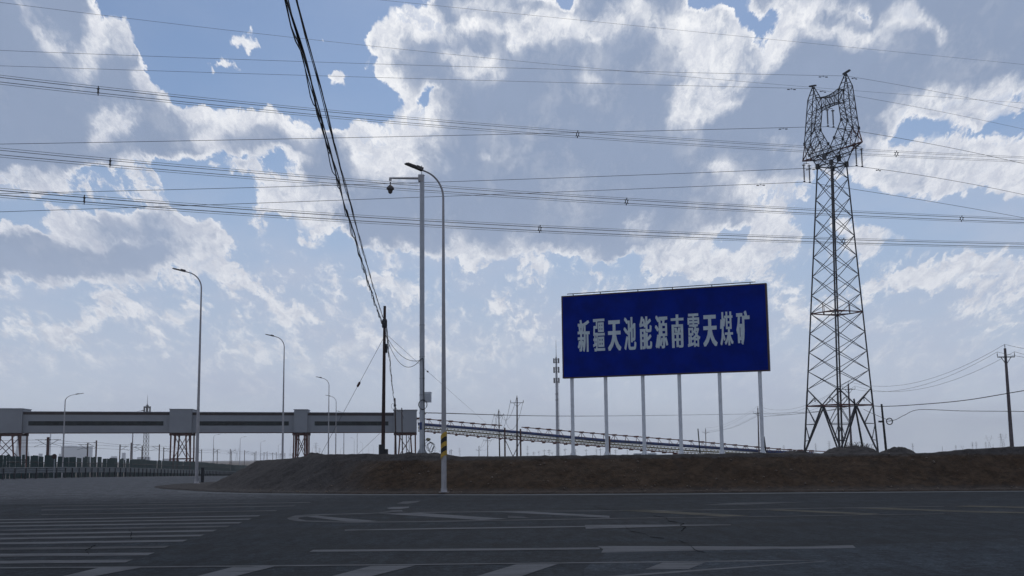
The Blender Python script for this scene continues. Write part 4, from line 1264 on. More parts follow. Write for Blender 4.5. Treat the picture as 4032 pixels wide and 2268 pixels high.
def lamp_prototype():
    """height 15, arm towards -X"""
    r = thing('street_lamp', 'x', 'street lamp', (0, 0, 0), 'street lamps along the roads')
    pts, rad = [(0, 0, 0)], [.125]
    pts.append((0, 0, 13.55))
    rad.append(.052)
    rr = 1.15
    for k in range(1, 9):
        a = R(74) * k / 8
        pts.append((-rr * (1 - math.cos(a)), 0, 13.55 + rr * math.sin(a)))
        rad.append((.051 - .0015 * k))
    e = Vector(pts[-1])
    d = Vector((-math.cos(R(14)), 0, math.sin(R(14))))
    pts.append(tuple(e + d * .35))
    rad.append(.042)
    MB().tube(pts, rad, 12).build('pole', M['lamp'], r)
    q = Vector(pts[-1])
    n = Vector((-d.z, 0, d.x)) * -1
    h = MB()
    s = Vector((0, 1, 0))
    up = d.cross(s) if d.cross(s).z > 0 else -d.cross(s)
    h.obox(q + d * .12 + up * .03, d * .17, s * .11, up * .075)
    h.add([q + d * (l * .82) + s * (w * sg) + up * t for l, w, t in ((.20, .09, .035), (.45, .16, .045), (.95, .15, .03), (1.05, .10, .0)) for sg in (-1, 1)] +
          [q + d * (l * .82) + s * (w * sg) - up * .03 for l, w in ((.20, .09), (.45, .16), (.95, .15), (1.05, .10)) for sg in (-1, 1)],
          [(0, 1, 3, 2), (2, 3, 5, 4), (4, 5, 7, 6), (9, 8, 10, 11), (11, 10, 12, 13), (13, 12, 14, 15),
           (0, 2, 10, 8), (2, 4, 12, 10), (4, 6, 14, 12), (3, 1, 9, 11), (5, 3, 11, 13), (7, 5, 13, 15), (6, 7, 15, 14), (1, 0, 8, 9)])
    hd = h.build('lamp_head', M['lampdark'], r)
    MB().obox(q + d * .57 - up * .036, d * .22, s * .11, up * .005).build('lamp_glass', M['glass'], hd)
    b = MB()
    b.lathe((0, 0, 0), [(.24, .0), (.24, .05), (.14, .055), (.14, .22)], 12)
    b.build('base_plate', M['lamp'], r)
    return r


LH = 15.05


def place_lamp(px, ytop, D, rot, label, base=None, group='street lamps along the roads', first=[None], stand=None):
    top = at(px, ytop, D)
    zb = gz(D) if base is None else base
    if first[0] is None:
        first[0] = lamp_prototype()
        o = first[0]
    else:
        o = copy_tree(first[0])
    o.location = (top.x if stand is None else stand, top.y, zb)
    o.rotation_euler = (0, 0, R(rot))
    k = (top.z - zb) / LH
    o.scale = (k if D < 100 else max(k, .8), k if D < 100 else max(k, .8), k)
    if rot > 100:                                    # the old lamps on the far side have longer arms
        o.scale.x *= 1.6
    o['label'] = label
    o['group'] = group
    return o


RG = 'lamps on the right edge of the road under the gallery'
LG = 'lamps on the left side beyond the guardrail'
l1 = place_lamp(1745, 655, 51.9, 34, 'tall street lamp at the foot of the mound, beside the camera mast', .03)
place_lamp(795, 1052, 78, 8, 'street lamp on the tip of the dirt verge, left of the mound', .03, RG)
place_lamp(1120, 1312, 119, 5, 'lamp rising behind the left slope of the mound, next after the verge lamp', None, RG)
for k, (px, yt, D) in enumerate([(1296, 1480, 180), (1324, 1553, 233), (1355, 1615, 310), (1407, 1660, 400), (1395, 1722, 685), (1428, 1740, 860), (1452, 1752, 1050), (1471, 1753, 1150), (1492, 1757, 1300)]):
    place_lamp(px, yt, D, 4, ('thin lamp' if D < 500 else 'tiny lamp') + ' behind the mound, ' + ordinal(k) + ' of the row left of the timber pole', None, RG)
for k, (px, yt, D) in enumerate([(258, 1546, 217), (526, 1612, 294), (842, 1708, 558), (946, 1718, 615), (1027, 1735, 786), (1096, 1747, 938), (1143, 1756, 1100), (1230, 1758, 1150), (1280, 1761, 1250), (1340, 1763, 1350)]):
    place_lamp(px, yt, D, 184, ('curved lamp' if D < 700 else 'tiny curved lamp') + ' beyond the guardrail, arm to the right, ' + ordinal(k) + ' from the left', None, LG)
# striped warning sleeve on the nearest lamp
q = l1.location
sl = MB()
k = (at(1745, 655, 51.9).z - .03) / LH
for i in range(5):
    z0 = 1.52 + i * .2
    ring = []
    n = 16
    for zz, tw in ((z0, 0), (z0 + .197, 0)):
        for j in range(n):
            a = 2 * math.pi * j / n
            ring.append((q.x + math.cos(a) * .135, q.y + math.sin(a) * .135, zz + .11 * math.sin(a + 2.2)))
    part = MB().add(ring, [(j, (j + 1) % n, n + (j + 1) % n, n + j) for j in range(n)], True)
    o = part.build('warning_band', M['yellow'] if i % 2 == 0 else M['black'], l1, q)
    o.scale = (1 / l1.scale.x, 1 / l1.scale.y, 1 / l1.scale.z)
    o.rotation_euler = (0, 0, -l1.rotation_euler.z)
bo = on_ground(797, 1898, .05)
mk = MB().box((bo.x - .10, bo.y - .08, .0), (bo.x + .10, bo.y + .08, .98))
mk.box((bo.x - .12, bo.y - .10, .981), (bo.x + .12, bo.y + .10, 1.02))
solo('marker_post', mk, M['dark'], 'short dark square marker post beside the lamp on the verge tip', 'marker post', Vector((bo.x, bo.y, .0)))

# ------------------------------------------------------------------ camera mast
mp = at(1662, 1785, 66.0)
MZ = terrain_z(mp.x, mp.y, False) - .06
mast = thing('camera_mast', 'tall pale steel mast with surveillance dome camera on a side arm', 'camera mast', Vector((mp.x, mp.y, MZ)))
z1, z2 = zat(1662, 1280, 66), zat(1662, 692, 66)
MB().tube([(mp.x, mp.y, MZ), (mp.x, mp.y, z1)], [.142, .138], 8, False).build('lower_pole', M['mast'], mast)
MB().tube([(mp.x, mp.y, z1 - .02), (mp.x, mp.y, z2)], [.134, .126], 8, False).build('upper_pole', M['mast'], mast)
for yy in (1280, 1405, 1490, 1555, 1690):
    z = zat(1662, yy, 66)
    MB().lathe((mp.x, mp.y, z - .02), [(.153, 0), (.153, .04)], 8).build('joint_ring', M['galv'], mast)
bs = MB()
bs.lathe((mp.x, mp.y, MZ), [(.36, 0), (.36, .05)], 12)
for w in range(8):
    a = Vector((math.cos(w * math.pi / 4), math.sin(w * math.pi / 4), 0))
    o = Vector((mp.x, mp.y, MZ + .051))
    t_ = Vector((-a.y, a.x, 0)) * .01
    P = [o + a * .13, o + a * .34, o + a * .13 + Vector((0, 0, .42))]
    bs.add([v + t_ for v in P] + [v - t_ for v in P], [(0, 1, 2), (5, 4, 3), (0, 3, 4, 1), (1, 4, 5, 2), (2, 5, 3, 0)])
bs.build('foot_flange', M['mast'], mast)
arm = MB()
za = zat(1650, 702, 66)
ax0 = mp.x
dl = at(1537, 700, 66)
arm.obox((mp.x - .06, mp.y, za), (.15, 0, 0), (0, .145, 0), (0, 0, .19))
arm.tube([(ax0 - .2, mp.y, za), (dl.x - .06, mp.y, za + .03)], [.07, .05], 10)
arm.bar((dl.x, mp.y, za + .0), (dl.x, mp.y, za - .12), .14)
ar = arm.build('side_arm', M['lamp'], mast)
cam_mb = MB()
zc = zat(1537, 716, 66)
cam_mb.lathe((dl.x, mp.y, 0), [(.035, zc), (.035, zc - .17), (.08, zc - .20), (.19, zc - .31), (.225, zc - .40), (.205, zc - .44), (.135, zc - .49), (.125, zc - .55), (.11, zc - .62), (.06, zc - .67), (.01, zc - .69)][::-1], 16)
cm = cam_mb.build('dome_camera', M['lampdark'], mast)
rod = MB()
rod.tube([(mp.x - .02, mp.y, z2), (mp.x - .02, mp.y, zat(1662, 652, 66))], .018, 6)
rod.lathe((mp.x, mp.y, z2), [(.145, 0), (.145, .03), (.02, .06)], 8)
rod.build('lightning_rod', M['dark'], mast)
bx = at(1685, 1565, 66)
cb = MB().obox((bx.x, mp.y, bx.z), (.19, 0, 0), (0, .12, 0), (0, 0, .27))
cb.obox((bx.x, mp.y, bx.z + .285), (.21, 0, 0), (0, .14, 0), (0, 0, .012))
cbo = cb.build('control_box', M['white'], mast)
MB().obox((bx.x - .01, mp.y - .124, bx.z - .02), (.165, 0, 0), (0, .003, 0), (0, 0, .23)).build('box_door', M['mast'], cbo)
MB().bar((mp.x, mp.y, bx.z - .22), (bx.x, mp.y, bx.z - .22), .06).build('box_bracket', M['galv'], mast)
# black cable down the mast, with spare loops hung at the box
cable = MB()
rc = at(1666, 1594, 66)
for j in range(3):
    loop = [(rc.x + (.21 + .015 * j) * math.cos(a), mp.y - .17 - .015 * j, rc.z + (.27 - .012 * j) * math.sin(a)) for a in [2 * math.pi * i / 24 for i in range(25)]]
    cable.tube(loop, .012, 6)
cable.tube([(mp.x + .07, mp.y - .15, zat(1670, 1412, 66)), (mp.x + .11, mp.y - .14, zat(1670, 1470, 66)), (mp.x + .10, mp.y - .15, zat(1670, 1540, 66)), (mp.x + .14, mp.y - .14, zat(1672, 1600, 66)), (mp.x + .15, mp.y - .11, zat(1672, 1720, 66)), (mp.x + .16, mp.y - .11, MZ + .3)], .02, 6)
rr_ = random.Random(5)
for j in range(4):
    c = at(1690 + rr_.uniform(-3, 9), 1757 + rr_.uniform(-10, 8), 65.7)
    pts = []
    a0 = rr_.uniform(0, 6)
    for i in range(16):
        a = a0 + i * .42
        pts.append((c.x + (.16 + .05 * math.sin(3 * a)) * math.cos(a), c.y + .02 * j, max(c.z + .26 * math.sin(a), MZ + .05)))
    cable.tube(pts, .012, 5)
cable.build('signal_cable', M['black'], mast)
fp = at(1684, 1730, 66)
flood = MB()
flood.tube([(mp.x + .18, mp.y, fp.z - .05), (fp.x - .05, mp.y, fp.z - .03)], .025, 6)
flood.lathe((fp.x + .03, mp.y, fp.z - .09), [(.04, 0), (.12, .04), (.13, .13), (.05, .17)], 12)
flood.build('warning_lamp', M['walk'], mast)
st = at(1660, 1677, 66)
MB().obox((mp.x - .06, mp.y - .146, st.z), (.06, 0, 0), (0, .004, 0), (0, 0, .20)).build('blue_plate', M['bluepipe'], mast)

# ------------------------------------------------------------------ timber pole, its cables and guys
tp = at(1508, 1797, 75.0)
TZ = terrain_z(tp.x, tp.y, False) - .1
tpole = thing('timber_pole', 'dark reddish timber cable pole standing on the mound left of the mast', 'utility pole', Vector((tp.x, tp.y, TZ)))
ttop = at(1515, 1205, 75.0)
ax_ = Vector((tp.x, tp.y, TZ))
MB().tube([ax_, ttop], [.125, .085], 10).build('pole', M['pole'], tpole)


def on_tp(z):
    k = (z - TZ) / (ttop.z - TZ)
    return ax_ + (ttop - ax_) * k


zc1 = zat(1512, 1272, 75)
cl = MB()
cl.lathe(on_tp(zc1) - Vector((0, 0, .30)), [(.14, 0), (.17, .1), (.16, .45), (.12, .55)], 8)
cl.bar(on_tp(zc1) + Vector((-.2, -.05, .05)), on_tp(zc1) + Vector((.16, -.05, .02)), .12, .2)
cl.build('cable_clamp', M['dark'], tpole)
MB().obox(on_tp(zat(1520, 1372, 75)) + Vector((.15, -.02, 0)), (.055, 0, 0), (0, .06, 0), (0, 0, .28)).build('splice_case', M['dark'], tpole)
tb = at(1503, 1776, 74.8)
bxm = MB().obox((tb.x - .02, tp.y - .12, tb.z - .05), (.16, 0, 0), (0, .14, 0), (0, 0, .45))
bxm.obox((tb.x + .24, tp.y - .06, tb.z - .14), (.13, 0, 0), (0, .12, 0), (0, 0, .26))
bxm.build('base_box', M['dark'], tpole)


def sag_line(p, q, sag, n=24):
    p, q = Vector(p), Vector(q)
    return [p + (q - p) * (i / n) - Vector((0, 0, sag * 4 * (i / n) * (1 - i / n))) for i in range(n + 1)]


def bundle(p, q, sag, strands, seed, spread=.05, r=.012, loops=0):
    """several communication cables lashed together, with slack twisting round them"""
    rb = random.Random(seed)
    mbx = MB()
    n = 120
    base = sag_line(p, q, sag, n)
    d = (Vector(q) - Vector(p)).normalized()
    s = d.cross(Vector((0, 0, 1))).normalized()
    u = s.cross(d)
    for k in range(strands):
        ph, fr = rb.uniform(0, 6.3), rb.uniform(.15, .5)
        ph2, fr2 = rb.uniform(0, 6.3), rb.uniform(.6, 1.1)
        am = spread * rb.uniform(.5, 1.2)
        drop = loops * (k < loops) * .1
        pts = []
        for i, b in enumerate(base):
            w = min(1.0, i / 6.0, (n - i) / 6.0)
            m = abs(math.sin(i * fr2 * .5 + ph2)) ** 3
            pts.append(b + (s * math.cos(i * fr + ph) * am + u * (math.sin(i * fr + ph) * am - m * drop)) * w)
        mbx.tube(pts, r * rb.uniform(.8, 1.3), 5)
    return mbx


# three bundles run from the pole over the camera; only the part in view and a little more
for i, (pxa, za_, st_, cat_) in enumerate([(1148, 0, 5, 'heavy'), (1186, 0, 3, 'fine')]):
    a = on_tp(zc1) + Vector((-.12 + .14 * i, -.1, .06 * i))
    e = at(pxa, -20, 17.0)
    far = e + (e - a) * .25
    lab = ('leftmost' if i == 0 else 'right-hand') + ' bundle of twisted black cables rising steeply from the timber pole'
    solo('cable_bundle', bundle(a, far, .45, 5 if i == 0 else 4, 11 + i, .026 if i == 0 else .022, .0105 if i == 0 else .0075, 2 if i == 0 else 1), M['black'], lab, 'cable', a, 'cable bundles from the timber pole')

# poles beyond, going away in line
row = [(1561, 1795, 1568, 189, .11), (1586, 1798, 1606, 225, .10), (1603, 1799, 1663, 315, .10), (1614, 1799, 1717, 460, .10)]
prev = on_tp(zc1) + Vector((.1, .1, -.1))
for k, (px, yb, yt, D, r) in enumerate(row):
    t_ = at(px - 6 if k == 0 else px - 4, yt, D)
    b_ = at(px, yb, D)
    b_.z = gz(D) - .1
    o = thing('cable_pole', ('dark cable pole in front of the gallery end, ' + ordinal(k) + ' one beyond the timber pole'), 'utility pole', b_, 'cable poles in a line beyond the timber pole')
    MB().tube([b_, t_], [r * 1.2, r], 8).build('pole', M['pole'], o)
    c = t_ - Vector((0, 0, 1.1 if k == 0 else .6))
    cl = MB()
    cl.lathe(c - Vector((0, 0, .2)), [(.16, 0), (.2, .1), (.2, .3), (.15, .4)], 8)
    if k == 0:
        for j in range(4):
            a0 = j * 1.5
            cl.tube([c + Vector((-.35 * math.cos(a) - .2, -.15 - .03 * j, .45 * math.sin(a) - .15)) for a in [a0 + i * .35 for i in range(14)]], .02, 5)
    cl.build('cable_clamp', M['dark'], o)
    solo('cable_bundle', bundle(prev, c, .5, 4 if k == 0 else 2, 31 + k, .07 if k == 0 else .05, .018), M['black'],
         'dark cables drooping to the ' + ordinal(k) + ' pole beyond the timber pole', 'cable', prev, 'cables between the far cable poles')
    prev = c


def guy(name, pts, label, ins=None, r=.012):
    o = thing(name, label, 'guy wire', pts[0], 'guy wires of the timber pole')
    MB().tube(pts, r, 5).build('wire', M['wire'], o)
    if ins is not None:
        d = (Vector(pts[-1]) - Vector(pts[0])).normalized()
        MB().tube([ins - d * .19, ins - d * .12, ins + d * .12, ins + d * .19], [.03, .075, .075, .03], 8).build('strain_insulator', M['rust'], o)


g0 = on_tp(zat(1508, 1325, 75))
ge = at(1258, 1789, 72.0)
ge.z = terrain_z(ge.x, ge.y) - .05 if sdist(ge.x, ge.y, ISLAND) > 0 else .0
k = (1412 - 1505) / (1258 - 1505.0)
gi = g0 + (ge - g0) * .41
guy('guy_wire', [g0, ge], 'thin guy wire slanting left from the timber pole, red insulator midway', gi)
g1 = on_tp(zat(1518, 1312, 75)) + Vector((.05, 0, 0))
gq = at(1917, 1668, 255.0)
gi = None
d1 = at(1684, 1463, 102.0)
guy('guy_wire', [g1, d1, gq], 'thin wire slanting down right from the timber pole past the mast', d1)
dr = MB()
jn = at(1650, 1432, 66.0)
mk_ = Vector((mp.x - .11, mp.y - .16, zat(1652, 1420, 66)))
for j, sg in enumerate((.55, 1.05)):
    pts = sag_line(g1 + Vector((0, 0, -.05)), mk_, sg, 20)
    dr.tube(pts, .016, 5)
dr.tube([mk_, mk_ + Vector((.12, -.02, .10)), Vector((mp.x + .07, mp.y - .15, zat(1670, 1412, 66)))], .02, 5)
solo('drop_cable', dr, M['black'], 'pair of sagging black cables from the timber pole to the camera mast', 'cable', g1)
gw2 = MB().tube([at(1500, 1702, 110), at(1408, 1789, 100)], .014, 5)
solo('guy_wire', gw2, M['wire'], 'short thin guy wire below the gallery, left of the timber pole', 'guy wire', at(1408, 1789, 100), 'guy wires of the timber pole')

# ------------------------------------------------------------------ guardrail and green sheet fence on the left
GR = [(-420, 1894, 100), (-80, 1889, 106), (0, 1887, 110), (250, 1884, 122), (500, 1880, 143), (780, 1877.5, 185), (939, 1873, 245), (1010, 1869, 300)]
GP = [at(px, py, D) for px, py, D in GR]
for p in GP:
    p.z = gz(p.y)


def along(pts, step):
    out, left_ = [], 0.0
    for a, b in zip(pts, pts[1:]):
        L = (b - a).length
        k = left_
        while k < L:
            out.append(a + (b - a) * (k / L))
            k += step
        left_ = k - L
    return out


g = thing('guardrail', 'grey ribbed steel guardrail along the far side of the road on the left', 'guardrail', GP[2])
PTS = along(GP, 1.0)
prof = [(0, .52), (.05, .56), (.05, .62), (0, .67), (0, .73), (.05, .77), (.05, .83), (0, .88), (0, .94), (.05, .98), (.05, 1.04), (0, 1.08)]
rm = MB()
for p in PTS:
    for dx, z in prof:
        rm.v.append((p.x + dx * .2, p.y - .16 - dx * 2.2, p.z + z))
n = len(prof)
for i in range(len(PTS) - 1):
    for k in range(n - 1):
        rm.f.append((i * n + k, (i + 1) * n + k, (i + 1) * n + k + 1, i * n + k + 1))
        rm.s.append(False)
rm.build('rail', M['guard'], g)
PP = along(GP, 2.0)
for p in PP[:98]:
    MB().box((p.x - .07, p.y - .10, p.z - .05), (p.x + .07, p.y + .06, p.z + 1.0)).build('post', M['dark'], g)

FP_ = [(-420, 1783, 108), (0, 1793, 118), (300, 1799, 132), (500, 1808, 150), (780, 1819, 195), (939, 1832, 255), (1060, 1837, 320)]
FT = [at(px, py, D) for px, py, D in FP_]
fen = thing('sheet_fence', 'dark green fence of uneven upright sheets with gaps, behind the guardrail', 'fence', Vector((FT[1].x, FT[1].y, gz(FT[1].y))))
rf = random.Random(21)
s_, total = 0.0, sum((b - a).length for a, b in zip(FT, FT[1:]))


def fpos(s):
    for a, b in zip(FT, FT[1:]):
        L = (b - a).length
        if s <= L:
            return a + (b - a) * (s / L), (b - a).normalized()
        s -= L
    return FT[-1], (FT[-1] - FT[-2]).normalized()


count = 0
while s_ < total - 1 and count < 96:
    p, d = fpos(s_)
    near = p.y < 152
    wd = rf.choice((.45, .5, .9, .95, 1.4)) if near else rf.choice((2.4, 4.0, 7.0)) if p.y < 240 else 9.0
    gap = rf.choice((.05, .08, .14, .34)) if near else rf.choice((.05, .12, .35))
    q, d2 = fpos(min(s_ + wd, total))
    dz = rf.uniform(-.10, .12) if near else rf.uniform(-.04, .05)
    lean = rf.uniform(-.10, .10) if near else 0
    h = Vector((0, .03, 0))
    zb = -.05
    top_p, top_q = p + Vector((lean, 0, dz)), q + Vector((lean, 0, dz + rf.uniform(-.05, .05)))
    bp_, bq_ = Vector((p.x, p.y, gz(p.y) + zb)), Vector((q.x, q.y, gz(q.y) + zb))
    V = [bp_ - h, bq_ - h, top_q - h, top_p - h, bp_ + h, bq_ + h, top_q + h, top_p + h]
    MB().add(V, [(0, 1, 2, 3), (7, 6, 5, 4), (0, 4, 5, 1), (1, 5, 6, 2), (2, 6, 7, 3), (3, 7, 4, 0)]).build('fence_sheet', M['fence'], fen)
    s_ += wd + gap
    count += 1
for zf in (.35, .72):
    rl = MB()
    rl.tube([Vector((p.x, p.y + .09, gz(p.y) + (p.z - gz(p.y)) * zf)) for p in FT], .035, 5)
    rl.build('fence_rail', M['dark'], fen)
sgp = at(218, 1797, 117)
rsg = thing('round_sign', 'round road sign seen from behind, standing among the green fence sheets', 'road sign', Vector((sgp.x, sgp.y - .2, gz(117))))
MB().tube([(sgp.x, sgp.y - .2, gz(117) - .05), (sgp.x, sgp.y - .2, sgp.z + .1)], .045, 8).build('pole', M['galv'], rsg)
dm = MB()
dm.tube([(sgp.x, sgp.y - .27, sgp.z), (sgp.x, sgp.y - .25, sgp.z)], .24, 20, False)
dm.build('disc', M['pole'], rsg)

# ------------------------------------------------------------------ railway catenary masts
cats = [(190, 1721, 1), (346, 1743, 0), (380, 1734, 1), (473, 1750, 0), (517, 1743, 1), (560, 1755, 0), (628, 1750, 1), (645, 1761, 0), (794, 1770, 0), (841, 1764, 1), (856, 1772, 0), (907, 1768, 1),
        (912, 1776, 0), (963, 1773, 1), (1002, 1783, 0), (1008, 1777, 1), (1040, 1782, 1), (1052, 1778, 1), (1074, 1782, 1), (1088, 1781, 0), (1103, 1785, 0), (1122, 1784, 1), (1152, 1784, 0)]


def catenary_mast(px, yt, kind, label):
    hor = 1801 - .0105 * (px - 2016)
    D = min(6.6 * 4750 / max(hor - yt, 12), 1000)
    t_ = at(px, yt, D)
    zb = gz(D) - .1
    big = px == 190
    o = thing('catenary_mast', label, 'railway mast', Vector((t_.x, t_.y, zb)), 'railway catenary masts behind the fence')
    w = .62 if big else .34
    MB().box((t_.x - w / 2, t_.y - .2, zb), (t_.x + w / 2, t_.y + .2, t_.z)).build('pole', M['rust'] if kind else M['pole'], o)
    for sgn in ((-1, 1) if big else ((1,) if kind else (1,)) if px % 2 else (-1,)):
        b = MB()
        L = 3.4
        a0 = Vector((t_.x, t_.y, t_.z - .7))
        a1 = Vector((t_.x, t_.y, t_.z - 2.3))
        e = a0 + Vector((sgn * L, 0, .05))
        b.bar(a0, e, .10)
        b.bar(a1, a0 + Vector((sgn * L * .8, 0, .0)), .10)
        b.bar(a1 + (e - a1) * .35, a1 + Vector((sgn * L * 1.05, 0, -.1)), .08)
        b.tube([a0 + Vector((sgn * .3, 0, 0)), a0 + Vector((sgn * .8, 0, 0))], .13, 6)
        b.build('cantilever', M['dark'], o)
    return t_


tips = []
for k, (px, yt, kind) in enumerate(cats):
    tips.append(catenary_mast(px, yt, kind, ('thick ' if px == 190 else 'reddish ' if kind else 'dark ') + 'railway catenary mast beyond the green fence, ' + ordinal(k) + ' from the left'))
for k, (zo, nm) in enumerate(((-.7, 'upper'), (-1.5, 'middle'), (-2.5, 'lower'))):
    ch = [t_ for t_, c in zip(tips, cats) if c[2]]
    ch = [ch[0] + Vector((-60, -40, 0))] + ch
    wmb = MB()
    pts = []
    for a, b in zip(ch, ch[1:]):
        L = (b - a).length
        pts += sag_line(a + Vector((1.5, 0, zo)), b + Vector((1.5, 0, zo)), .3 if k == 0 else .05, 8)[:-1]
    wmb.tube(pts, .035, 4)
    solo('contact_wire', wmb, M['wire'], nm + ' railway overhead wire running along the catenary masts', 'wire', pts[0], 'railway overhead wires')

# ------------------------------------------------------------------ power station in the haze at the left
D = 5400.0


def far_box(name, px0, px1, yt, Dd, depth, label, cat, mat='plant', extra=None):
    a, b = at(px0, yt, Dd), at(px1, yt, Dd)
    mbx = MB().box((a.x, Dd, gz(Dd) - .5), (b.x, Dd + depth, a.z))
    c = Vector(((a.x + b.x) / 2, Dd, gz(Dd)))
    if extra is None:
        return solo(name, mbx, M[mat], label, cat, c)
    o = thing(name, label, cat, c)
    mbx.build('hall', M[mat], o)
    extra(o, a, b)
    return o


def annex(o, a, b):
    w = b.x - a.x
    MB().box((a.x - w * .09, D + 4, gz(D)), (a.x - .1, D + 40, a.z * .55)).build('annex', M['plant'], o)
    MB().box((b.x + .1, D + 4, gz(D)), (b.x + w * .14, D + 50, a.z * .30)).build('annex', M['plant'], o)
    MB().box((a.x + w * .4, D - 8, gz(D)), (a.x + w * .75, D - .1, a.z * .5)).build('bunker_bay', M['plant'], o)
    MB().box((a.x + w * .1, D + 5, a.z + .01), (a.x + w * .5, D + 30, a.z + 3)).build('roof_house', M['plant'], o)


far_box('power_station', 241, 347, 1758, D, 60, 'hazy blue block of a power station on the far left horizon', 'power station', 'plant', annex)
ct = at(90, 1711, D)
rr = (at(125, 1800, D).x - at(55, 1800, D).x) / 2
H = ct.z
tw = MB()
prof = []
for k in range(13):
    f = k / 12
    prof.append((rr * (.60 + .42 * (1 - f / .75) ** 2 if f < .75 else .60 + .05 * ((f - .75) / .25) ** 2), gz(D) + (H - gz(D)) * f))
tw.lathe((ct.x, D, 0), prof, 28)
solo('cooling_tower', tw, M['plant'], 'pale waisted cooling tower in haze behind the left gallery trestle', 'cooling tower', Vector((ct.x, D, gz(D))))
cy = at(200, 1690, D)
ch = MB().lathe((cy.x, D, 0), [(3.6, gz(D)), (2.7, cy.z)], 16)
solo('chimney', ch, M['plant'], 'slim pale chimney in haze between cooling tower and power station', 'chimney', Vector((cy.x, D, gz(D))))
for px0, px1, yt, lab in ((152, 160, 1786, 'tiny hazy stack block left of the power station chimney'), (480, 489, 1783, 'small hazy tower block right of the power station'),
                          (437, 455, 1797, 'low hazy shed right of the power station'), (540, 586, 1800, 'long low hazy shed around the foot of the lattice telecom tower'), (640, 700, 1806, 'low hazy sheds left of the second trestle'),
                          (418, 432, 1806, 'faint hazy hut below two poles right of the power station')):
    far_box('far_building', px0, px1, yt, 4600, 20, lab, 'building')

# ------------------------------------------------------------------ telecom towers


def lattice_shaft(mbx, c, z0, z1, w0, w1, n, r, rb, rot=.3):
    def corner(k, f):
        a = rot + k * math.pi / 2
        w = w0 + (w1 - w0) * f
        return Vector((c.x + math.cos(a) * w, c.y + math.sin(a) * w, z0 + (z1 - z0) * f))
    for k in range(4):
        mbx.bar(corner(k, 0), corner(k, 1), r)
    for i in range(n):
        f0, f1 = i / n, (i + 1) / n
        for k in range(4):
            mbx.bar(corner(k, f0), corner(k + 1, f1), rb)
            mbx.bar(corner(k + 1, f0), corner(k, f1), rb)
            mbx.bar(corner(k, f1), corner(k + 1, f1), rb)
    return mbx


D = 480.0
b_ = at(573, 1815, D)
zs = {y: zat(573, y, D) for y in (1556, 1596, 1606, 1622)}
o = thing('lattice_tower', 'slim lattice telecom tower with spire behind the left span of the gallery', 'telecom tower', Vector((b_.x, b_.y, gz(D))))
lattice_shaft(MB(), b_, gz(D) - .2, zs[1622], 1.25, .85, 14, .16, .09).build('shaft', M['farsteel'], o)
pl = MB()
pl.lathe((b_.x, b_.y, zs[1622]), [(1.5, 0), (1.5, .12)], 12)
pl.lathe((b_.x, b_.y, zs[1606] - .05), [(1.3, 0), (1.3, .12)], 12)
for k in range(6):
    a = k * math.pi / 3
    x_, y_ = b_.x + 1.3 * math.cos(a), b_.y + 1.3 * math.sin(a)
    pl.box((x_ - .13, y_ - .1, zs[1622] - .4), (x_ + .13, y_ + .1, zs[1606] + .6))
pl.build('antenna_platform', M['farsteel'], o)
dm = MB()
for k in range(6):
    a = k * math.pi / 3
    dm.tube([(b_.x + .8 * math.cos(a), b_.y + .8 * math.sin(a), zs[1606]), (b_.x + .75 * math.cos(a), b_.y + .75 * math.sin(a), zs[1596] - .6), (b_.x, b_.y, zs[1596] + .5)], .09, 4)
dm.build('cage', M['farsteel'], o)
MB().tube([(b_.x, b_.y, zs[1622]), (b_.x, b_.y, zs[1556])], [.14, .05], 6).build('spire', M['farsteel'], o)

D = 320.0
b_ = at(2196, 1796, D)
zz = lambda y: zat(2195, y, D)
o = thing('telecom_monopole', 'slim white telecom monopole with clustered antennas left of the blue billboard', 'telecom tower', Vector((b_.x, b_.y, gz(D))))
MB().tube([(b_.x, b_.y, gz(D) - .2), (b_.x, b_.y, zz(1500)), (b_.x, b_.y, zz(1405))], [.42, .30, .20], 12).build('pole', M['mast'], o)
MB().tube([(b_.x, b_.y, zz(1405)), (b_.x, b_.y, zz(1338))], [.08, .03], 6).build('spire', M['farsteel'], o)
for y0, y1, ww in ((1411, 1430, .72), (1445, 1468, .72), (1488, 1508, .72)):
    an = MB()
    for k in range(6):
        a = k * math.pi / 3 + .3
        x_, y_ = b_.x + ww * math.cos(a), b_.y + ww * math.sin(a)
        an.box((x_ - .13, y_ - .12, zz(y1)), (x_ + .13, y_ + .12, zz(y0)))
        an.bar((b_.x, b_.y, zz(y1) + .25), (x_, y_, zz(y1) + .25), .06)
        an.bar((b_.x, b_.y, zz(y0) - .25), (x_, y_, zz(y0) - .25), .06)
    an.build('antenna_cluster', M['farsteel'], o)
for y0 in (1552, 1576):
    MB().lathe((b_.x, b_.y, zz(y0)), [(.46, 0), (.46, .12)], 12).build('ring_platform', M['farsteel'], o)
ld = MB()
for dx in (.42, .62):
    ld.bar((b_.x + dx, b_.y - .1, gz(D)), (b_.x + dx - .08, b_.y - .1, zz(1500)), .05)
z_ = gz(D) + 1
while z_ < zz(1500):
    ld.bar((b_.x + .38, b_.y - .1, z_), (b_.x + .6, b_.y - .1, z_), .04)
    z_ += .8
ld.build('ladder', M['farsteel'], o)

# ------------------------------------------------------------------ the power pylon
PD = 130.0
PB = at(3311, 1777, PD)
PZ = 1.45
py_ = thing('power_pylon', 'tall steel lattice power pylon with cat-ear head standing behind the mound', 'power pylon', Vector((PB.x, PB.y, PZ)))
TH = R(-62.5)
A_ = Vector((math.cos(TH), math.sin(TH), 0))            # along the cross arms
L_ = Vector((-math.sin(TH), math.cos(TH), 0))           # along the line
C0 = Vector((PB.x, PB.y, 0))


def P3(s, l, z):
    return C0 + A_ * s + L_ * l + Vector(((z - PZ) * .0155, -(z - PZ) * .004, z))


WAIST = 33.0


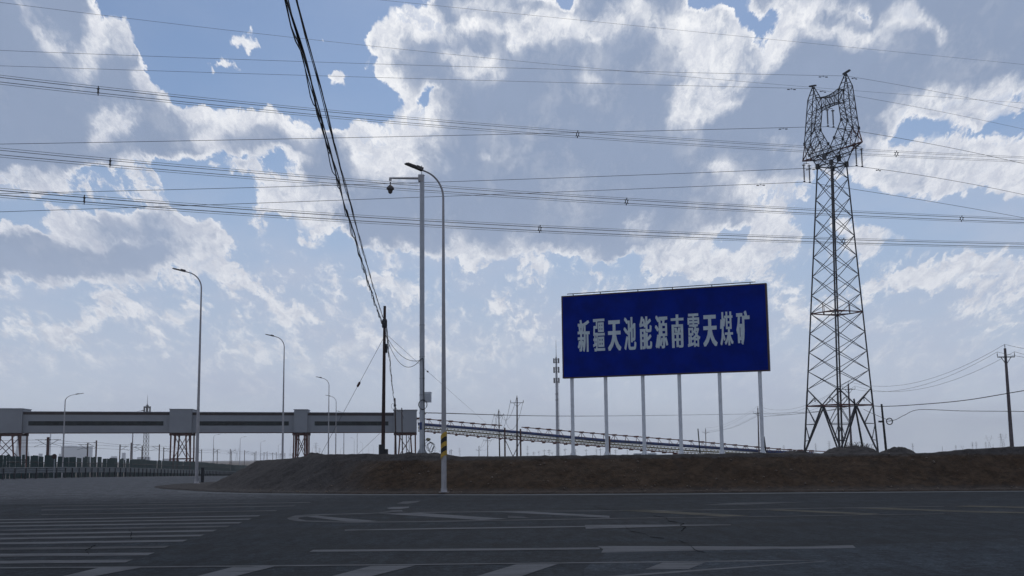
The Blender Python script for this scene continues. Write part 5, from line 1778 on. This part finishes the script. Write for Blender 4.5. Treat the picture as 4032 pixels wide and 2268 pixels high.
def PX(s, z):
    p = P3(s, 0, z)
    return Vector((p.x, p.y, 0))


HF, HWs = 2.70, 1.10                                    # half sides at foot and waist


def half(z):
    return HF + (HWs - HF) * (z - PZ) / (WAIST - PZ)


SG = [(-1, -1), (1, -1), (1, 1), (-1, 1)]


def cor(k, z):
    h = half(z)
    return P3(SG[k % 4][0] * h, SG[k % 4][1] * h, z)


legw = .15
for k in range(4):
    lg = MB()
    lg.bar(cor(k, PZ - .15), cor(k, 8.3), legw + .03)
    lg.bar(cor(k, 8.3), cor(k, WAIST), legw)
    lo = lg.build('leg', M['pylon'], py_)
    st = MB()
    c = cor(k, PZ)
    st.box((c.x - .35, c.y - .35, PZ - .4), (c.x + .35, c.y + .35, PZ + .12))
    st.build('footing', M['conc'], lo)
levels = [zat(3290, y, PD) for y in (1531, 1460, 1385, 1310, 1232, 1160, 1085, 1010, 933, 858, 784, 709)]
levels = levels + [WAIST]
zfrm = zat(3300, 1597, PD)
br = MB()
for k in range(4):
    for z0, z1 in zip(levels, levels[1:]):
        br.bar(cor(k, z0), cor(k + 1, z1), .055)
        br.bar(cor(k + 1, z0), cor(k, z1), .055)
br.build('shaft_bracing', M['pylon'], py_)


def ring(z, w, cross=True):
    f = MB()
    for k in range(4):
        f.bar(cor(k, z), cor(k + 1, z), w)
    if cross:
        for k in range(4):
            m1 = (cor(k, z) + cor(k + 1, z)) / 2
            m2 = (cor(k + 1, z) + cor(k + 2, z)) / 2
            f.bar(m1, m2, w * .8)
    return f


zmid = levels[4]
fr = ring(zmid, .11)
for k in range(4):
    m1 = (cor(k, zmid) + cor(k + 1, zmid)) / 2
    fr.bar(m1, m1 + Vector((0, 0, 1.1)), .06)
fr.build('middle_frame', M['orange'], py_)
ring(zfrm, .13).build('lower_frame', M['orange'], py_)
lb = MB()
for k in range(4):
    a0, a1 = cor(k, levels[0]), cor(k + 1, levels[0])
    m = (cor(k, zfrm) + cor(k + 1, zfrm)) / 2
    lb.bar(a0, m, .09)
    lb.bar(a1, m, .09)
    for c_, a in ((k, a0), (k + 1, a1)):
        h = (a + m) / 2
        lb.bar(h, cor(c_, zfrm), .06)
        lb.bar(h, h * .5 + ((cor(c_, zfrm) + m) / 2) * .5 - Vector((0, 0, 0)), .05)
    # inverted V from the middle of the frame to the feet, with secondary bracing
    for c_ in (k, k + 1):
        ft_ = cor(c_, PZ + .1)
        lb.bar(m, ft_, .13)
        prevp = cor(c_, zfrm)
        for f in (.38, .72):
            on_v = m + (ft_ - m) * f
            on_l = cor(c_, zfrm + (PZ - zfrm) * f)
            lb.bar(on_v, on_l, .065)
            lb.bar(prevp, on_v, .055)
            prevp = on_l
lb.build('leg_bracing', M['pylon'], py_)
# step bolts on one leg
sbm = MB()
z = 6.0
while z < WAIST:
    c = cor(1, z)
    sbm.bar(c, c + A_ * .22, .03)
    z += .9
sbm.build('step_bolts', M['pylon'], py_)
# head: two lattice columns opening out of the waist, a beam on top, two ears
ZA0, ZA1, ZB0, ZB1, ZPK = 34.5, 35.9, 39.7, 41.2, 42.7


def truss(mbx, ch, nseg_bar=.07, chord=.11, faces=((0, 1), (1, 3), (3, 2), (2, 0))):
    """ch: list of four chord point lists of equal length"""
    n = len(ch[0])
    for c in ch:
        for a, b in zip(c, c[1:]):
            mbx.bar(a, b, chord)
    for i in range(n):
        for a, b in faces:
            if i > 0:
                mbx.bar(ch[a][i], ch[b][i], nseg_bar)
            if i < n - 1:
                mbx.bar(ch[a][i], ch[b][i + 1], nseg_bar)
                mbx.bar(ch[b][i], ch[a][i + 1], nseg_bar * .8)


def subdiv(pts, counts):
    out = [pts[0]]
    for (a, b), n in zip(zip(pts, pts[1:]), counts):
        for i in range(1, n + 1):
            out.append(tuple(a[j] + (b[j] - a[j]) * i / n for j in range(3)))
    return out


for sg in (-1, 1):
    cn = (2, 2, 3, 1)
    outer = subdiv([(1.1, WAIST, 1.1), (2.9, ZA0 + .25, .62), (3.85, ZA1 + .4, .45), (3.40, ZB0, .40), (3.20, ZB1, .36)], cn)
    inner = subdiv([(.05, WAIST + .9, .9), (1.15, ZA1 - .1, .62), (2.15, 37.6, .45), (1.75, ZB0, .40), (1.85, ZB1, .36)], cn)
    ch = []
    for c in (outer, inner):
        for l in (-1, 1):
            ch.append([P3(sg * s, l * t_, z) for s, z, t_ in c])
    m_ = MB()
    truss(m_, ch, .042, .08)
    # gusset plates at the main joints
    for c in ch:
        for i in (2, 4):
            m_.obox(c[i], A_ * .15, L_ * .04, Vector((0, 0, .17)))
    m_.build('head_column', M['pylon'], py_)
    ear = MB()
    apex = [P3(sg * 2.62, l * .10, ZPK) for l in (-1, 1)]
    for s in (3.20, 1.85):
        for k, l in enumerate((-1, 1)):
            ear.bar(P3(sg * s, l * .36, ZB1), apex[k], .09)
    for l in (-1, 1):
        for z, f in ((ZB1 + .5, .33), (ZB1 + 1.0, .66)):
            pa = P3(sg * (3.15 + (2.62 - 3.15) * f), l * (.36 - .26 * f), z)
            pb = P3(sg * (1.75 + (2.62 - 1.75) * f), l * (.36 - .26 * f), z)
            ear.bar(pa, pb, .06)
    ear.bar(P3(sg * 2.2, 0, ZPK + .05), P3(sg * 3.25, 0, ZPK + .22), .22, .16)
    ear.build('ear', M['pylon'], py_)
    cr = MB()
    tip = P3(sg * 4.75, 0, ZA0 + .05)
    for l in (-1, 1):
        cr.bar(tip, P3(sg * 2.3, l * .75, ZA0 - .25), .12)
        cr.bar(tip, P3(sg * 3.75, l * .45, ZA1 + .4), .09)
    cr.bar(P3(sg * 3.3, -.6, ZA0 - .1), P3(sg * 3.3, .6, ZA0 - .1), .08)
    for l in (-1, 1):
        cr.bar(P3(sg * 3.5, l * .55, ZA0 - .08), P3(sg * 3.75, l * .45, ZA1 + .4), .06)
    cr.build('cross_arm', M['orange'], py_)
wb = MB()
for a, b in ((-1, 1), (1, -1)):
    wb.bar(P3(a * 2.9, .95, ZA0 + .25), P3(0, .6, ZA0 + .3), .07)
    wb.bar(P3(a * 2.9, -.95, ZA0 + .25), P3(0, -.6, ZA0 + .3), .07)
for l in (-1, 1):
    wb.bar(P3(-2.3, l, ZA0 - .25), P3(2.3, l, ZA0 - .25), .08)
    wb.bar(P3(-1.1, l * 1.1, WAIST), P3(.9, l, ZA0 - .25), .07)
    wb.bar(P3(1.1, l * 1.1, WAIST), P3(-.9, l, ZA0 - .25), .07)
    wb.obox(P3(0, l * 1.05, WAIST + .9), A_ * .3, L_ * .04, Vector((0, 0, .35)))
for k in range(4):
    wb.bar(cor(k, WAIST), cor(k + 1, WAIST), .11)
    wb.obox(cor(k, WAIST), A_ * .16, L_ * .16, Vector((0, 0, .30)))
wb.build('waist_frame', M['pylon'], py_)
bm_ = MB()
ss = [-1.75, -1.05, -.35, .35, 1.05, 1.75]
ch = [[P3(s, -.36, ZB1 - (0.32 * (1 - (s / 1.75) ** 2))) for s in ss], [P3(s, .36, ZB1 - (0.32 * (1 - (s / 1.75) ** 2))) for s in ss],
      [P3(s, -.36, ZB0 + .12 * (1 - (s / 1.75) ** 2)) for s in ss], [P3(s, .36, ZB0 + .12 * (1 - (s / 1.75) ** 2)) for s in ss]]
truss(bm_, ch, .042, .075)
bm_.build('top_beam', M['pylon'], py_)


def insulator_pair(c, zt, L, parent):
    r = MB()
    r.bar(c + L_ * -.40 + Vector((0, 0, zt)), c + L_ * .40 + Vector((0, 0, zt)), .05)
    r.bar(c + Vector((0, 0, zt)), c + Vector((0, 0, zt + .30)), .05)
    fit = r.build('hanger', M['dark'], parent)
    for l in (-.40, .40):
        q = c + L_ * l
        m_ = MB()
        pr = [(.02, 0), (.02, -.2)]
        z_ = -.2
        pr += [(.20, z_), (.20, z_ - .05), (.05, z_ - .06)]
        z_ -= .12
        while z_ > -L + .32:
            pr += [(.045, z_), (.115, z_ - .03), (.045, z_ - .06)]
            z_ -= .11
        pr += [(.045, -L + .25), (.03, -L + .15), (.13, -L + .12), (.13, -L + .06), (.02, -L)]
        m_.lathe((q.x, q.y, zt), [(a, b) for a, b in pr][::-1], 10)
        m_.build('insulator_string', M['porcelain'], fit)
    return zt - L


ZW = {}
ZW['c'] = insulator_pair(PX(-.05, ZB0), ZB0 - .20, 2.15, py_)
ZW['r'] = insulator_pair(PX(4.15, ZA0), ZA0 - .35, 2.2, py_)
ZW['l'] = insulator_pair(PX(-4.15, ZA0), ZA0 - .35, 2.2, py_)

# ------------------------------------------------------------------ conductors


def quad_pts(pts, D0, D1, x0, x1, n, lo, hi):
    """smooth curve through photo positions (2576 px frame); distance goes from D0 at x0 to D1 at x1 along a straight line in plan"""
    X = np.array([p[0] for p in pts], float)
    Y = np.array([p[1] for p in pts], float)
    c = np.polyfit(X, Y, min(2, len(pts) - 1))
    if len(pts) == 3:                                # a shallow sag: keep close to the chord
        c = np.polyfit(X[[0, -1]], Y[[0, -1]], 1) if abs(c[0]) * (X[-1] - X[0]) ** 2 > 60 and X[-1] - X[0] < 700 else c
    out = []
    for i in range(n + 1):
        x = lo + (hi - lo) * i / n
        f = (x - x0) / (x1 - x0)
        Dd = 1.0 / ((1 - f) / D0 + f / D1)
        out.append(at(x * Z2, np.polyval(c, x) * Z2, Dd))
    return out


def damper(mbx, p, d):
    for q in (-.38, .38):
        mbx.tube([p + d * (q - .13) - Vector((0, 0, .16)), p + d * (q + .13) - Vector((0, 0, .16))], .055, 6)
    mbx.bar(p + d * -.4 - Vector((0, 0, .13)), p + d * .4 - Vector((0, 0, .13)), .03)
    mbx.bar(p, p - Vector((0, 0, .15)), .05)


WR = .026
phase = [('c', PX(-.05, ZB0), [(0, 362), (800, 350), (1300, 335)], [(2330, 360), (2576, 412)], 'through the window of the pylon head'),
         ('r', PX(4.15, ZA0), [(0, 487), (1100, 458)], [(2400, 455), (2576, 490)], 'hung from the nearer, higher cross arm of the pylon'),
         ('l', PX(-4.15, ZA0), [(0, 533), (1300, 487)], [(2300, 500), (2576, 548)], 'hung from the lower left cross arm of the pylon')]


def to2576(p):
    v = p - CAMPOS
    k = v.dot(_f)
    return (2016 + F * v.dot(_r) / k) / Z2, (1134 - F * v.dot(_u) / k) / Z2


for key, c, lp, rp, lab in phase:
    z0 = ZW[key]
    a = Vector((c.x, c.y, z0)) - L_ * .45
    b = Vector((c.x, c.y, z0)) + L_ * .45
    xa, ya = to2576(a)
    xb, yb = to2576(b)
    if xa > xb:
        a, b, xa, ya, xb, yb = b, a, xb, yb, xa, ya
    Lp = quad_pts(lp + [(xa, ya)], 112, a.y, 0, xa, 40, -160, xa)
    Rp = quad_pts([(xb, yb)] + rp, b.y, 158, xb, 2576, 30, xb, 2760)
    o = thing('phase_wire', 'single power wire ' + lab, 'power line', a, 'power wires of the pylon')
    MB().tube(Lp[:-1] + [a, b] + Rp[1:], WR, 5).build('wire', M['wire'], o)
    for pts, i in ((Lp, 38), (Rp, 2)):
        dm_ = MB()
        damper(dm_, pts[i], (pts[i + 1] - pts[i]).normalized())
        dm_.build('vibration_damper', M['dark'], o)
for sg, lp, rp, lab in ((1, [(0, 127), (800, 155), (1500, 178)], [(2330, 226), (2576, 275)], 'thin earth wire over the taller, nearer ear of the pylon'),
                        (-1, [(0, 165), (800, 192), (1500, 208)], [(2300, 268), (2576, 325)], 'thin earth wire over the lower left ear of the pylon')):
    a = P3(sg * 2.62, 0, ZPK - .25)
    xa, ya = to2576(a)
    Lp = quad_pts(lp + [(xa, ya)], 112, a.y, 0, xa, 40, -160, xa)
    Rp = quad_pts([(xa, ya)] + rp, a.y, 158, xa, 2576, 30, xa, 2760)
    o = thing('earth_wire', lab, 'power line', a, 'earth wires')
    MB().tube(Lp[:-1] + Rp, .017, 4).build('wire', M['wire'], o)
    for pts, i in ((Lp, 39), (Rp, 1)):
        dm_ = MB()
        p_ = pts[i]
        damper(dm_, p_, (pts[i] - pts[i - 1]).normalized())
        dm_.build('vibration_damper', M['dark'], o)

UHV = [([(0, 200), (860, 291), (1453, 336), (2255, 388), (2576, 401)], (247, 1453, 2255), 'topmost'),
       ([(0, 385), (277, 407), (900, 462), (1576, 507), (2419, 549), (2576, 557)], (277, 1576, 2419), 'middle'),
       ([(0, 487), (212, 500), (860, 547), (1358, 577), (2122, 607), (2576, 617)], (212, 1358, 2122), 'lowest')]
for pts_, spacers, lab in UHV:
    base = quad_pts(pts_, 130, 215, 0, 2576, 60, -180, 2780)
    o = thing('bundled_conductor', lab + ' of the three six-wire conductor bundles crossing the whole sky', 'power line', base[20], 'six-wire conductor bundles')
    d = (base[-1] - base[0]).normalized()
    s = d.cross(Vector((0, 0, 1))).normalized()
    u = s.cross(d)
    RB = .50
    offs = [s * (RB * math.cos(R(15 + 60 * k))) + u * (RB * math.sin(R(15 + 60 * k))) for k in range(6)]
    for of in offs:
        MB().tube([p + of for p in base], .024, 4).build('wire', M['wire'], o)
    for x in spacers:
        i = (x + 180) / 2960.0 * 60
        k = int(i)
        p = base[k] + (base[k + 1] - base[k]) * (i - k)
        m_ = MB()
        for j in range(6):
            m_.bar(p + offs[j] * .62, p + offs[(j + 1) % 6] * .62, .085)
            m_.bar(p + offs[j] * .6, p + offs[j] * 1.12, .10)
        m_.build('spacer', M['dark'], o)
for pts_, lab in (([(0, 8), (300, 40), (800, 102), (1260, 150), (1900, 208), (2040, 219), (2576, 259)], 'lower earth wire of the big line, crossing behind the pylon head'),
                  ([(940, -1), (1500, 52), (2100, 118), (2576, 161)], 'highest thin wire, crossing the upper right sky')):
    lo_ = -160 if pts_[0][0] == 0 else 700
    base = quad_pts(pts_, 130, 215, 0, 2576, 50, lo_, 2780)
    solo('earth_wire', MB().tube(base, .019, 4), M['wire'], lab, 'power line', base[10], 'earth wires')

# ------------------------------------------------------------------ distribution poles on the right


def dist_pole(pxt, yt, pxb, yb, D, arm_y, arm_half, label, mat='conc', group='distribution poles on the right', r=.15, tilt=0.0):
    t_, b_ = at(pxt, yt, D), at(pxb, yb, D)
    zt = terrain_z(b_.x, b_.y, False) if sdist(b_.x, b_.y, ISLAND) > 0 else gz(D)
    b_.z = min(b_.z, zt) - .1
    o = thing('distribution_pole', label, 'utility pole', b_, group)
    MB().tube([b_, t_], [r * 1.25, r * .75], 10).build('pole', M[mat], o)
    za = zat(pxt, arm_y, D)
    f = (za - b_.z) / (t_.z - b_.z)
    c = b_ + (t_ - b_) * f
    hw = arm_half / F * D
    ar = MB()
    ends = [c + Vector((-hw, -.12, tilt)), c + Vector((hw, -.12, -tilt))]
    ar.bar(ends[0], ends[1], .09)
    for e in ends:
        ar.bar(c + Vector((0, -.05, -.7)), c + (e - c) * .6, .05)
    ao = ar.build('cross_arm', M['dark'], o)
    tips_ = []
    for e in ends:
        q = e + Vector((0, 0, .06))
        MB().lathe((q.x, q.y, q.z), [(.02, 0), (.05, .08), (.02, .12), (.05, .2), (.02, .26), (.012, .42)], 6).build('insulator', M['porcelain'], ao)
        tips_.append(q + Vector((0, 0, .42)))
    q = t_
    MB().lathe((q.x, q.y, q.z - .1), [(.05, 0), (.06, .12), (.02, .2), (.05, .3), (.012, .5)], 6).build('top_insulator', M['porcelain'], o)
    return [tips_[0], q + Vector((0, 0, .38)), tips_[1]]


T0 = dist_pole(3957, 1372, 3985, 1764, 112, 1406, 34, 'leaning concrete distribution pole near the right edge, on the mound')
T1 = dist_pole(3340, 1512, 3353, 1771, 178, 1533, 25, 'distribution pole seen through the legs of the big pylon')
T2 = dist_pole(2984, 1606, 2988, 1790, 255, 1627, 19, 'distribution pole half hidden by the right-most billboard post')
T3 = dist_pole(2778, 1688, 2780, 1792, 440, 1702, 14, 'small distribution pole between the last two billboard posts', 'pole')
for i, nm in enumerate(('left', 'top', 'right')):
    pts = sag_line(T3[i], T2[i], 1.3, 16) + sag_line(T2[i], T1[i], 2.2, 20)[1:] + sag_line(T1[i], T0[i], 2.0, 20)[1:]
    e = at(4400, 1370 + (i != 1) * 35, 92)
    pts += sag_line(T0[i], e, .5, 12)[1:]
    solo('distribution_wire', MB().tube(pts, .016, 4), M['wire'], nm + ' wire strung along the distribution poles on the right', 'wire', pts[0], 'wires of the distribution poles')
T5 = dist_pole(2036, 1566, 2035, 1799, 205, 1586, 25, 'taller timber pole with cross arm in front of the sloping conveyor', 'pole', 'timber poles by the conveyor', .14)
T6 = dist_pole(1964, 1618, 1968, 1795, 262, 1637, 18, 'shorter timber pole left of the taller one, before the conveyor', 'pole', 'timber poles by the conveyor', .14)
T7 = dist_pole(1920, 1725, 1920, 1794, 420, 1735, 15, 'small pole below the conveyor with wires, left of the trestle', 'pole', 'timber poles by the conveyor', .15)
T8 = dist_pole(1886, 1757, 1886, 1796, 640, 1772, 12, 'smallest pole below the conveyor, left of the next small pole', 'pole', 'timber poles by the conveyor', .2)
for i, nm in enumerate(('left', 'top', 'right')):
    pts = sag_line(T5[i], T6[i], 3.2 if i == 1 else 4.2, 16) + sag_line(T6[i], T7[i], 2.0, 14)[1:] + sag_line(T7[i], T8[i], 2.0, 14)[1:]
    solo('distribution_wire', MB().tube(pts, .03, 4), M['wire'], nm + ' drooping wire between the timber poles by the conveyor', 'wire', pts[0], 'wires by the conveyor')
for k, (px, yt) in enumerate([(1772, 1770), (1778, 1769), (2077, 1782), (2102, 1778), (2122, 1775), (2143, 1770), (2162, 1768), (2174, 1780), (2225, 1765), (2266, 1768), (2308, 1768), (2364, 1765), (2424, 1769)]):
    hor = 1801 - .0105 * (px - 2016)
    D = min(10.5 * F / (hor - yt), 1900)
    t_ = at(px, yt, D)
    r_ = MB()
    r_.tube([(t_.x, t_.y, gz(D)), (t_.x, t_.y, t_.z)], [.3, .22], 6)
    hw = 2.6 if k > 1 else 1.6
    for dz in (1.8, 4.0) if k % 3 == 0 else (1.8,):
        r_.bar((t_.x - hw, t_.y, t_.z - dz), (t_.x + hw, t_.y, t_.z - dz + (k % 2) * .4), .3)
        r_.bar((t_.x - hw * .7, t_.y, t_.z - dz), (t_.x, t_.y, t_.z - dz - 1.6), .2)
    solo('far_pole', r_, M['farsteel'], 'tiny distant pole with cross arm on the middle skyline, ' + ordinal(k) + ' from the left', 'utility pole', Vector((t_.x, t_.y, gz(D))), 'tiny distant poles on the skyline')

# short dark posts on the mound
shorts = [(2748, 1688, 2761, 1790, 150, 'leaning black cable post between the billboard posts, beside a small pole'), (3008, 1719, 3017, 1780, 120, 'short black leaning post right of the last billboard post'),
          (3362, 1570, 3401, 1766, 90, 'black slanting stay pole in front of the pylon'), (3471, 1591, 3490, 1775, 80, 'black leaning post with small plate right of the pylon')]
SP = []
for px, yt, pb, yb, D, lab in shorts:
    t_, b_ = at(px, yt, D), at(pb, yb, D)
    zt = terrain_z(b_.x, b_.y, False) if sdist(b_.x, b_.y, ISLAND) > 0 else gz(D)
    b_.z = min(b_.z, zt) - .1
    o = thing('cable_post', lab, 'utility pole', b_, 'black cable posts on the mound')
    MB().tube([b_, t_], [.085, .065], 8).build('post', M['black'], o)
    SP.append((o, t_, b_, D))
o, t_, b_, D = SP[3]
c = at(3466, 1660, 80)
MB().box((c.x - .12, c.y - .03, c.z - .06), (c.x + .12, c.y + .03, c.z + .06)).build('plate', M['dark'], o)
c = at(3503, 1659, 80)
cr = MB()
for j in range(3):
    cr.tube([(c.x + .20 * math.cos(a), c.y + .02 * j, c.z + .21 * math.sin(a)) for a in [2 * math.pi * i / 20 for i in range(21)]], .03, 5)
cr.bar((c.x - .2, c.y, c.z), (c.x + .2, c.y, c.z + .02), .03)
solo('cable_coil', cr, M['black'], 'ring of spare cable hanging in mid air right of the black post', 'cable coil', c)


def px_wire(pts, r, label, group, mat='wire', name='telephone_cable'):
    P = [at(*q) for q in pts]
    fine = []
    for i in range(len(P) - 1):
        for k in range(6):
            f = k / 6
            p0, p1, p2, p3 = P[max(i - 1, 0)], P[i], P[i + 1], P[min(i + 2, len(P) - 1)]
            fine.append(.5 * ((2 * p1) + (p2 - p0) * f + (2 * p0 - 5 * p1 + 4 * p2 - p3) * f * f + (3 * p1 - p0 - 3 * p2 + p3) * f ** 3))
    fine.append(P[-1])
    solo(name, MB().tube(fine, r, 5), M[mat], label, 'cable', fine[0], group)


TG = 'telephone cables across the right side'
px_wire([(4300, 1498, 62), (4032, 1538, 67), (3800, 1576, 72), (3600, 1594, 77), (3475, 1600, 80), (3365, 1598, 90), (3200, 1624, 130), (3000, 1640, 200), (2985, 1637, 250), (2880, 1685, 330), (2778, 1706, 430)], .024, 'thick wavy black cable rising to the right edge past the pylon', TG, 'black')
px_wire([(4300, 1626, 62), (4032, 1620, 67), (3790, 1618, 74), (3620, 1613, 78), (3560, 1635, 79), (3510, 1655, 80), (3440, 1630, 85), (3400, 1611, 90)], .018, 'thin cable dipping to the hanging cable coil', TG, 'black')
px_wire([(1676, 1630, 66.2), (1708, 1626, 72), (2100, 1637, 110), (2370, 1638, 150), (2700, 1634, 200), (2985, 1629, 254), (3190, 1622, 215), (3340, 1609, 178)], .028, 'nearly level thin cable from the camera mast to the billboard posts', TG, 'black')

# ------------------------------------------------------------------ far pylons on the horizon


def far_pylon(px, yt, kind, label, Dm=None):
    hor = 1801 - .0105 * (px - 2016)
    Hh = 42.0 if kind == 'cat' else 36.0
    D = Dm or min(Hh * F / (hor - yt), 4600)
    t_ = at(px, yt, D)
    z0, z1 = gz(D), t_.z
    h = z1 - z0
    m_ = MB()
    r = max(.16, D * 8.0e-5)
    w = h * .09

    def q(x, y, f):
        return Vector((t_.x + x * h, t_.y + y * h, z0 + h * f))
    if kind == 'cat':
        for sx in (-1, 1):
            for sy in (-1, 1):
                m_.bar(q(sx * .085, sy * .085, 0), q(sx * .025, sy * .02, .62), r)
            for f in range(5):
                a, b = f / 5 * .62, (f + 1) / 5 * .62
                wa, wb_ = .085 - .06 * f / 5, .085 - .06 * (f + 1) / 5
                m_.bar(q(sx * wa, -.03, a), q(-sx * wb_, -.03, b), r * .6)
            m_.bar(q(sx * .025, 0, .62), q(sx * .17, 0, .86), r)
            m_.bar(q(0, 0, .66), q(sx * .12, 0, .86), r * .8)
            m_.bar(q(sx * .17, 0, .86), q(sx * .15, 0, 1.0), r)
            m_.bar(q(sx * .12, 0, .86), q(sx * .15, 0, 1.0), r * .8)
            m_.bar(q(sx * .24, 0, .80), q(sx * .09, 0, .80), r * .9)
        m_.bar(q(-.16, 0, .88), q(.16, 0, .88), r)
    else:
        for sx in (-1, 1):
            for sy in (-1, 1):
                m_.bar(q(sx * .075, sy * .075, 0), q(sx * .02, sy * .02, .72), r)
                m_.bar(q(sx * .02, sy * .02, .72), q(0, 0, 1.0), r)
            for f in range(6):
                a, b = f / 6 * .72, (f + 1) / 6 * .72
                wa, wb_ = .075 - .055 * f / 6, .075 - .055 * (f + 1) / 6
                m_.bar(q(sx * wa, -.03, a), q(-sx * wb_, -.03, b), r * .6)
        for f, L in ((.68, .13), (.80, .15), (.91, .11)):
            m_.bar(q(-L, 0, f), q(L, 0, f), r)
            m_.bar(q(-L, 0, f), q(0, 0, f + .05), r * .7)
            m_.bar(q(L, 0, f), q(0, 0, f + .05), r * .7)
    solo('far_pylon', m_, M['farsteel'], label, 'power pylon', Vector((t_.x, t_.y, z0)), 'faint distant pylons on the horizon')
    return t_


fars = [(933, 1764, 'cat'), (1244, 1740, 'arm'), (1258, 1762, 'arm'), (1625, 1770, 'cat'), (1713, 1756, 'arm'), (1810, 1764, 'arm'), (2077, 1754, 'arm'), (2348, 1766, 'arm'), (2470, 1770, 'arm'), (2803, 1736, 'cat'), (3086, 1751, 'arm'), (3211, 1745, 'arm'),
        (3264, 1734, 'arm'), (3430, 1744, 'cat'), (3593, 1744, 'arm'), (3763, 1752, 'arm'), (3789, 1754, 'cat'), (3828, 1738, 'arm'), (3843, 1738, 'arm'), (3881, 1738, 'arm'), (3893, 1713, 'cat'), (3940, 1705, 'arm'), (3949, 1707, 'cat')]
for k, (px, yt, kind) in enumerate(fars):
    far_pylon(px, yt, kind, 'faint far ' + ('cat-ear' if kind == 'cat' else 'lattice') + ' pylon on the horizon, ' + ordinal(k) + ' from the left')
for k, (px, yt, D) in enumerate([(1732, 1772, 1800), (2900, 1758, 900), (3710, 1755, 1500), (3910, 1750, 1500)]):
    t_ = at(px, yt, D)
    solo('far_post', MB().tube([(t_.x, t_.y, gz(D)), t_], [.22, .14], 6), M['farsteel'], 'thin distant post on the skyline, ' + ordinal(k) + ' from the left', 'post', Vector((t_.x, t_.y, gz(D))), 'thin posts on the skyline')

# ------------------------------------------------------------------ heaps of spoil and a dry bush on the mound


def heap(px0, px1, ypk, D, depth, seed, label, peak=.5):
    a, b = at(px0, 1780, D), at(px1, 1780, D)
    cx, wx = (a.x + b.x) / 2, (b.x - a.x) / 2
    z0 = terrain_z(cx, D, False) - .12
    H_ = zat((px0 + px1) / 2, ypk, D) - z0
    m_ = MB()
    NX_, NY_ = 56, 30
    for j in range(NY_ + 1):
        for i in range(NX_ + 1):
            u, v = -1 + 2 * i / NX_, -1 + 2 * j / NY_
            x, y = cx + u * wx, D + v * depth
            us = (u - (peak * 2 - 1)) / (1 - (peak * 2 - 1) * (1 if u > peak * 2 - 1 else -1))
            e = max(0, 1 - math.sqrt(us * us + v * v * .9))
            z = H_ * min(1, e * 1.9) ** .8 * (1 + .35 * mnoise.noise((x * .7, y * .7, seed)))
            z += (.10 * mnoise.noise((x * 2.3, y * 2.3, seed + 3)) + .05 * mnoise.noise((x * 6, y * 6, seed))) * min(1, e * 5)
            m_.v.append((x, y, z0 + z - (.1 if e <= 0 else 0)))
    for j in range(NY_):
        for i in range(NX_):
            q = j * (NX_ + 1) + i
            m_.f.append((q, q + 1, q + NX_ + 2, q + NX_ + 1))
            m_.s.append(True)
    solo('spoil_heap', m_, DIRT, label, 'dirt heap', Vector((cx, D, z0)), 'spoil heaps on the mound')


heap(3225, 3475, 1764, 64, 2.2, 4.0, 'broad low grey spoil heap at the foot of the pylon, below the bush')
heap(3463, 3598, 1766, 66, 1.8, 8.0, 'smaller grey spoil heap right of the pylon')
heap(3060, 3190, 1779, 70, 1.6, 2.0, 'flattest spoil heap left of the pylon near the conveyor end')
heap(1205, 1290, 1787, 62, 1.2, 6.0, 'little dark spoil heap on the left crest of the mound')
heap(1540, 1815, 1786, 63, 1.6, 9.0, 'long low spoil heap around the foot of the camera mast', .35)
bc_ = at(3370, 1768, 66)
bush = thing('dry_bush', 'low leafless dry bush on the spoil heap at the pylon foot', 'bush', Vector((bc_.x, bc_.y, bc_.z - .2)))
tw, lv = MB(), MB()
rb = random.Random(9)
for k in range(120):
    a = rb.uniform(0, 6.28)
    p = Vector((bc_.x + rb.uniform(-.7, .75), bc_.y + rb.uniform(-.4, .4), bc_.z - .25))
    pts = [p.copy()]
    d = Vector((math.cos(a) * .6, math.sin(a) * .6, rb.uniform(.5, 1.3))).normalized()
    L = rb.uniform(.25, .62)
    for j in range(4):
        d = (d + Vector((rb.uniform(-.3, .3), rb.uniform(-.3, .3), rb.uniform(-.1, .25)))).normalized()
        p = p + d * L / 4
        pts.append(p.copy())
        if j > 0:
            for _ in range(3):
                e = (d + Vector((rb.uniform(-1, 1), rb.uniform(-1, 1), rb.uniform(-.3, .8)))).normalized()
                tw.bar(p, p + e * rb.uniform(.06, .16), .006)
                s = e.cross(Vector((0, 0, 1))) * .02
                lv.add([p + e * .05 - s, p + e * .05 + s, p + e * .11], [(0, 1, 2)])
    tw.tube(pts, [.012, .01, .008, .006, .004], 4)
tw.build('twigs', M['twig'], bush)
lv.build('dry_leaves', M['twig'], bush)

# ------------------------------------------------------------------ haze
hz = MB().box((-6000, -300, -4.0), (6000, 6000, 160))
hm = bpy.data.materials.new('haze_air')
hm.use_nodes = True
t = NT(hm.node_tree)
t.n.clear()
vol = t.n.new('ShaderNodeVolumePrincipled')
vol.inputs['Color'].default_value = (.94, .97, 1.0, 1)
vol.inputs['Density'].default_value = HAZE
vol.inputs['Anisotropy'].default_value = .1
o_ = t.n.new('ShaderNodeOutputMaterial')
t.l.new(vol.outputs[0], o_.inputs['Volume'])
struct('haze', hz, hm, 'stuff')
scene.cycles.volume_bounces = 2
scene.cycles.max_bounces = 6
scene.cycles.use_denoising = True
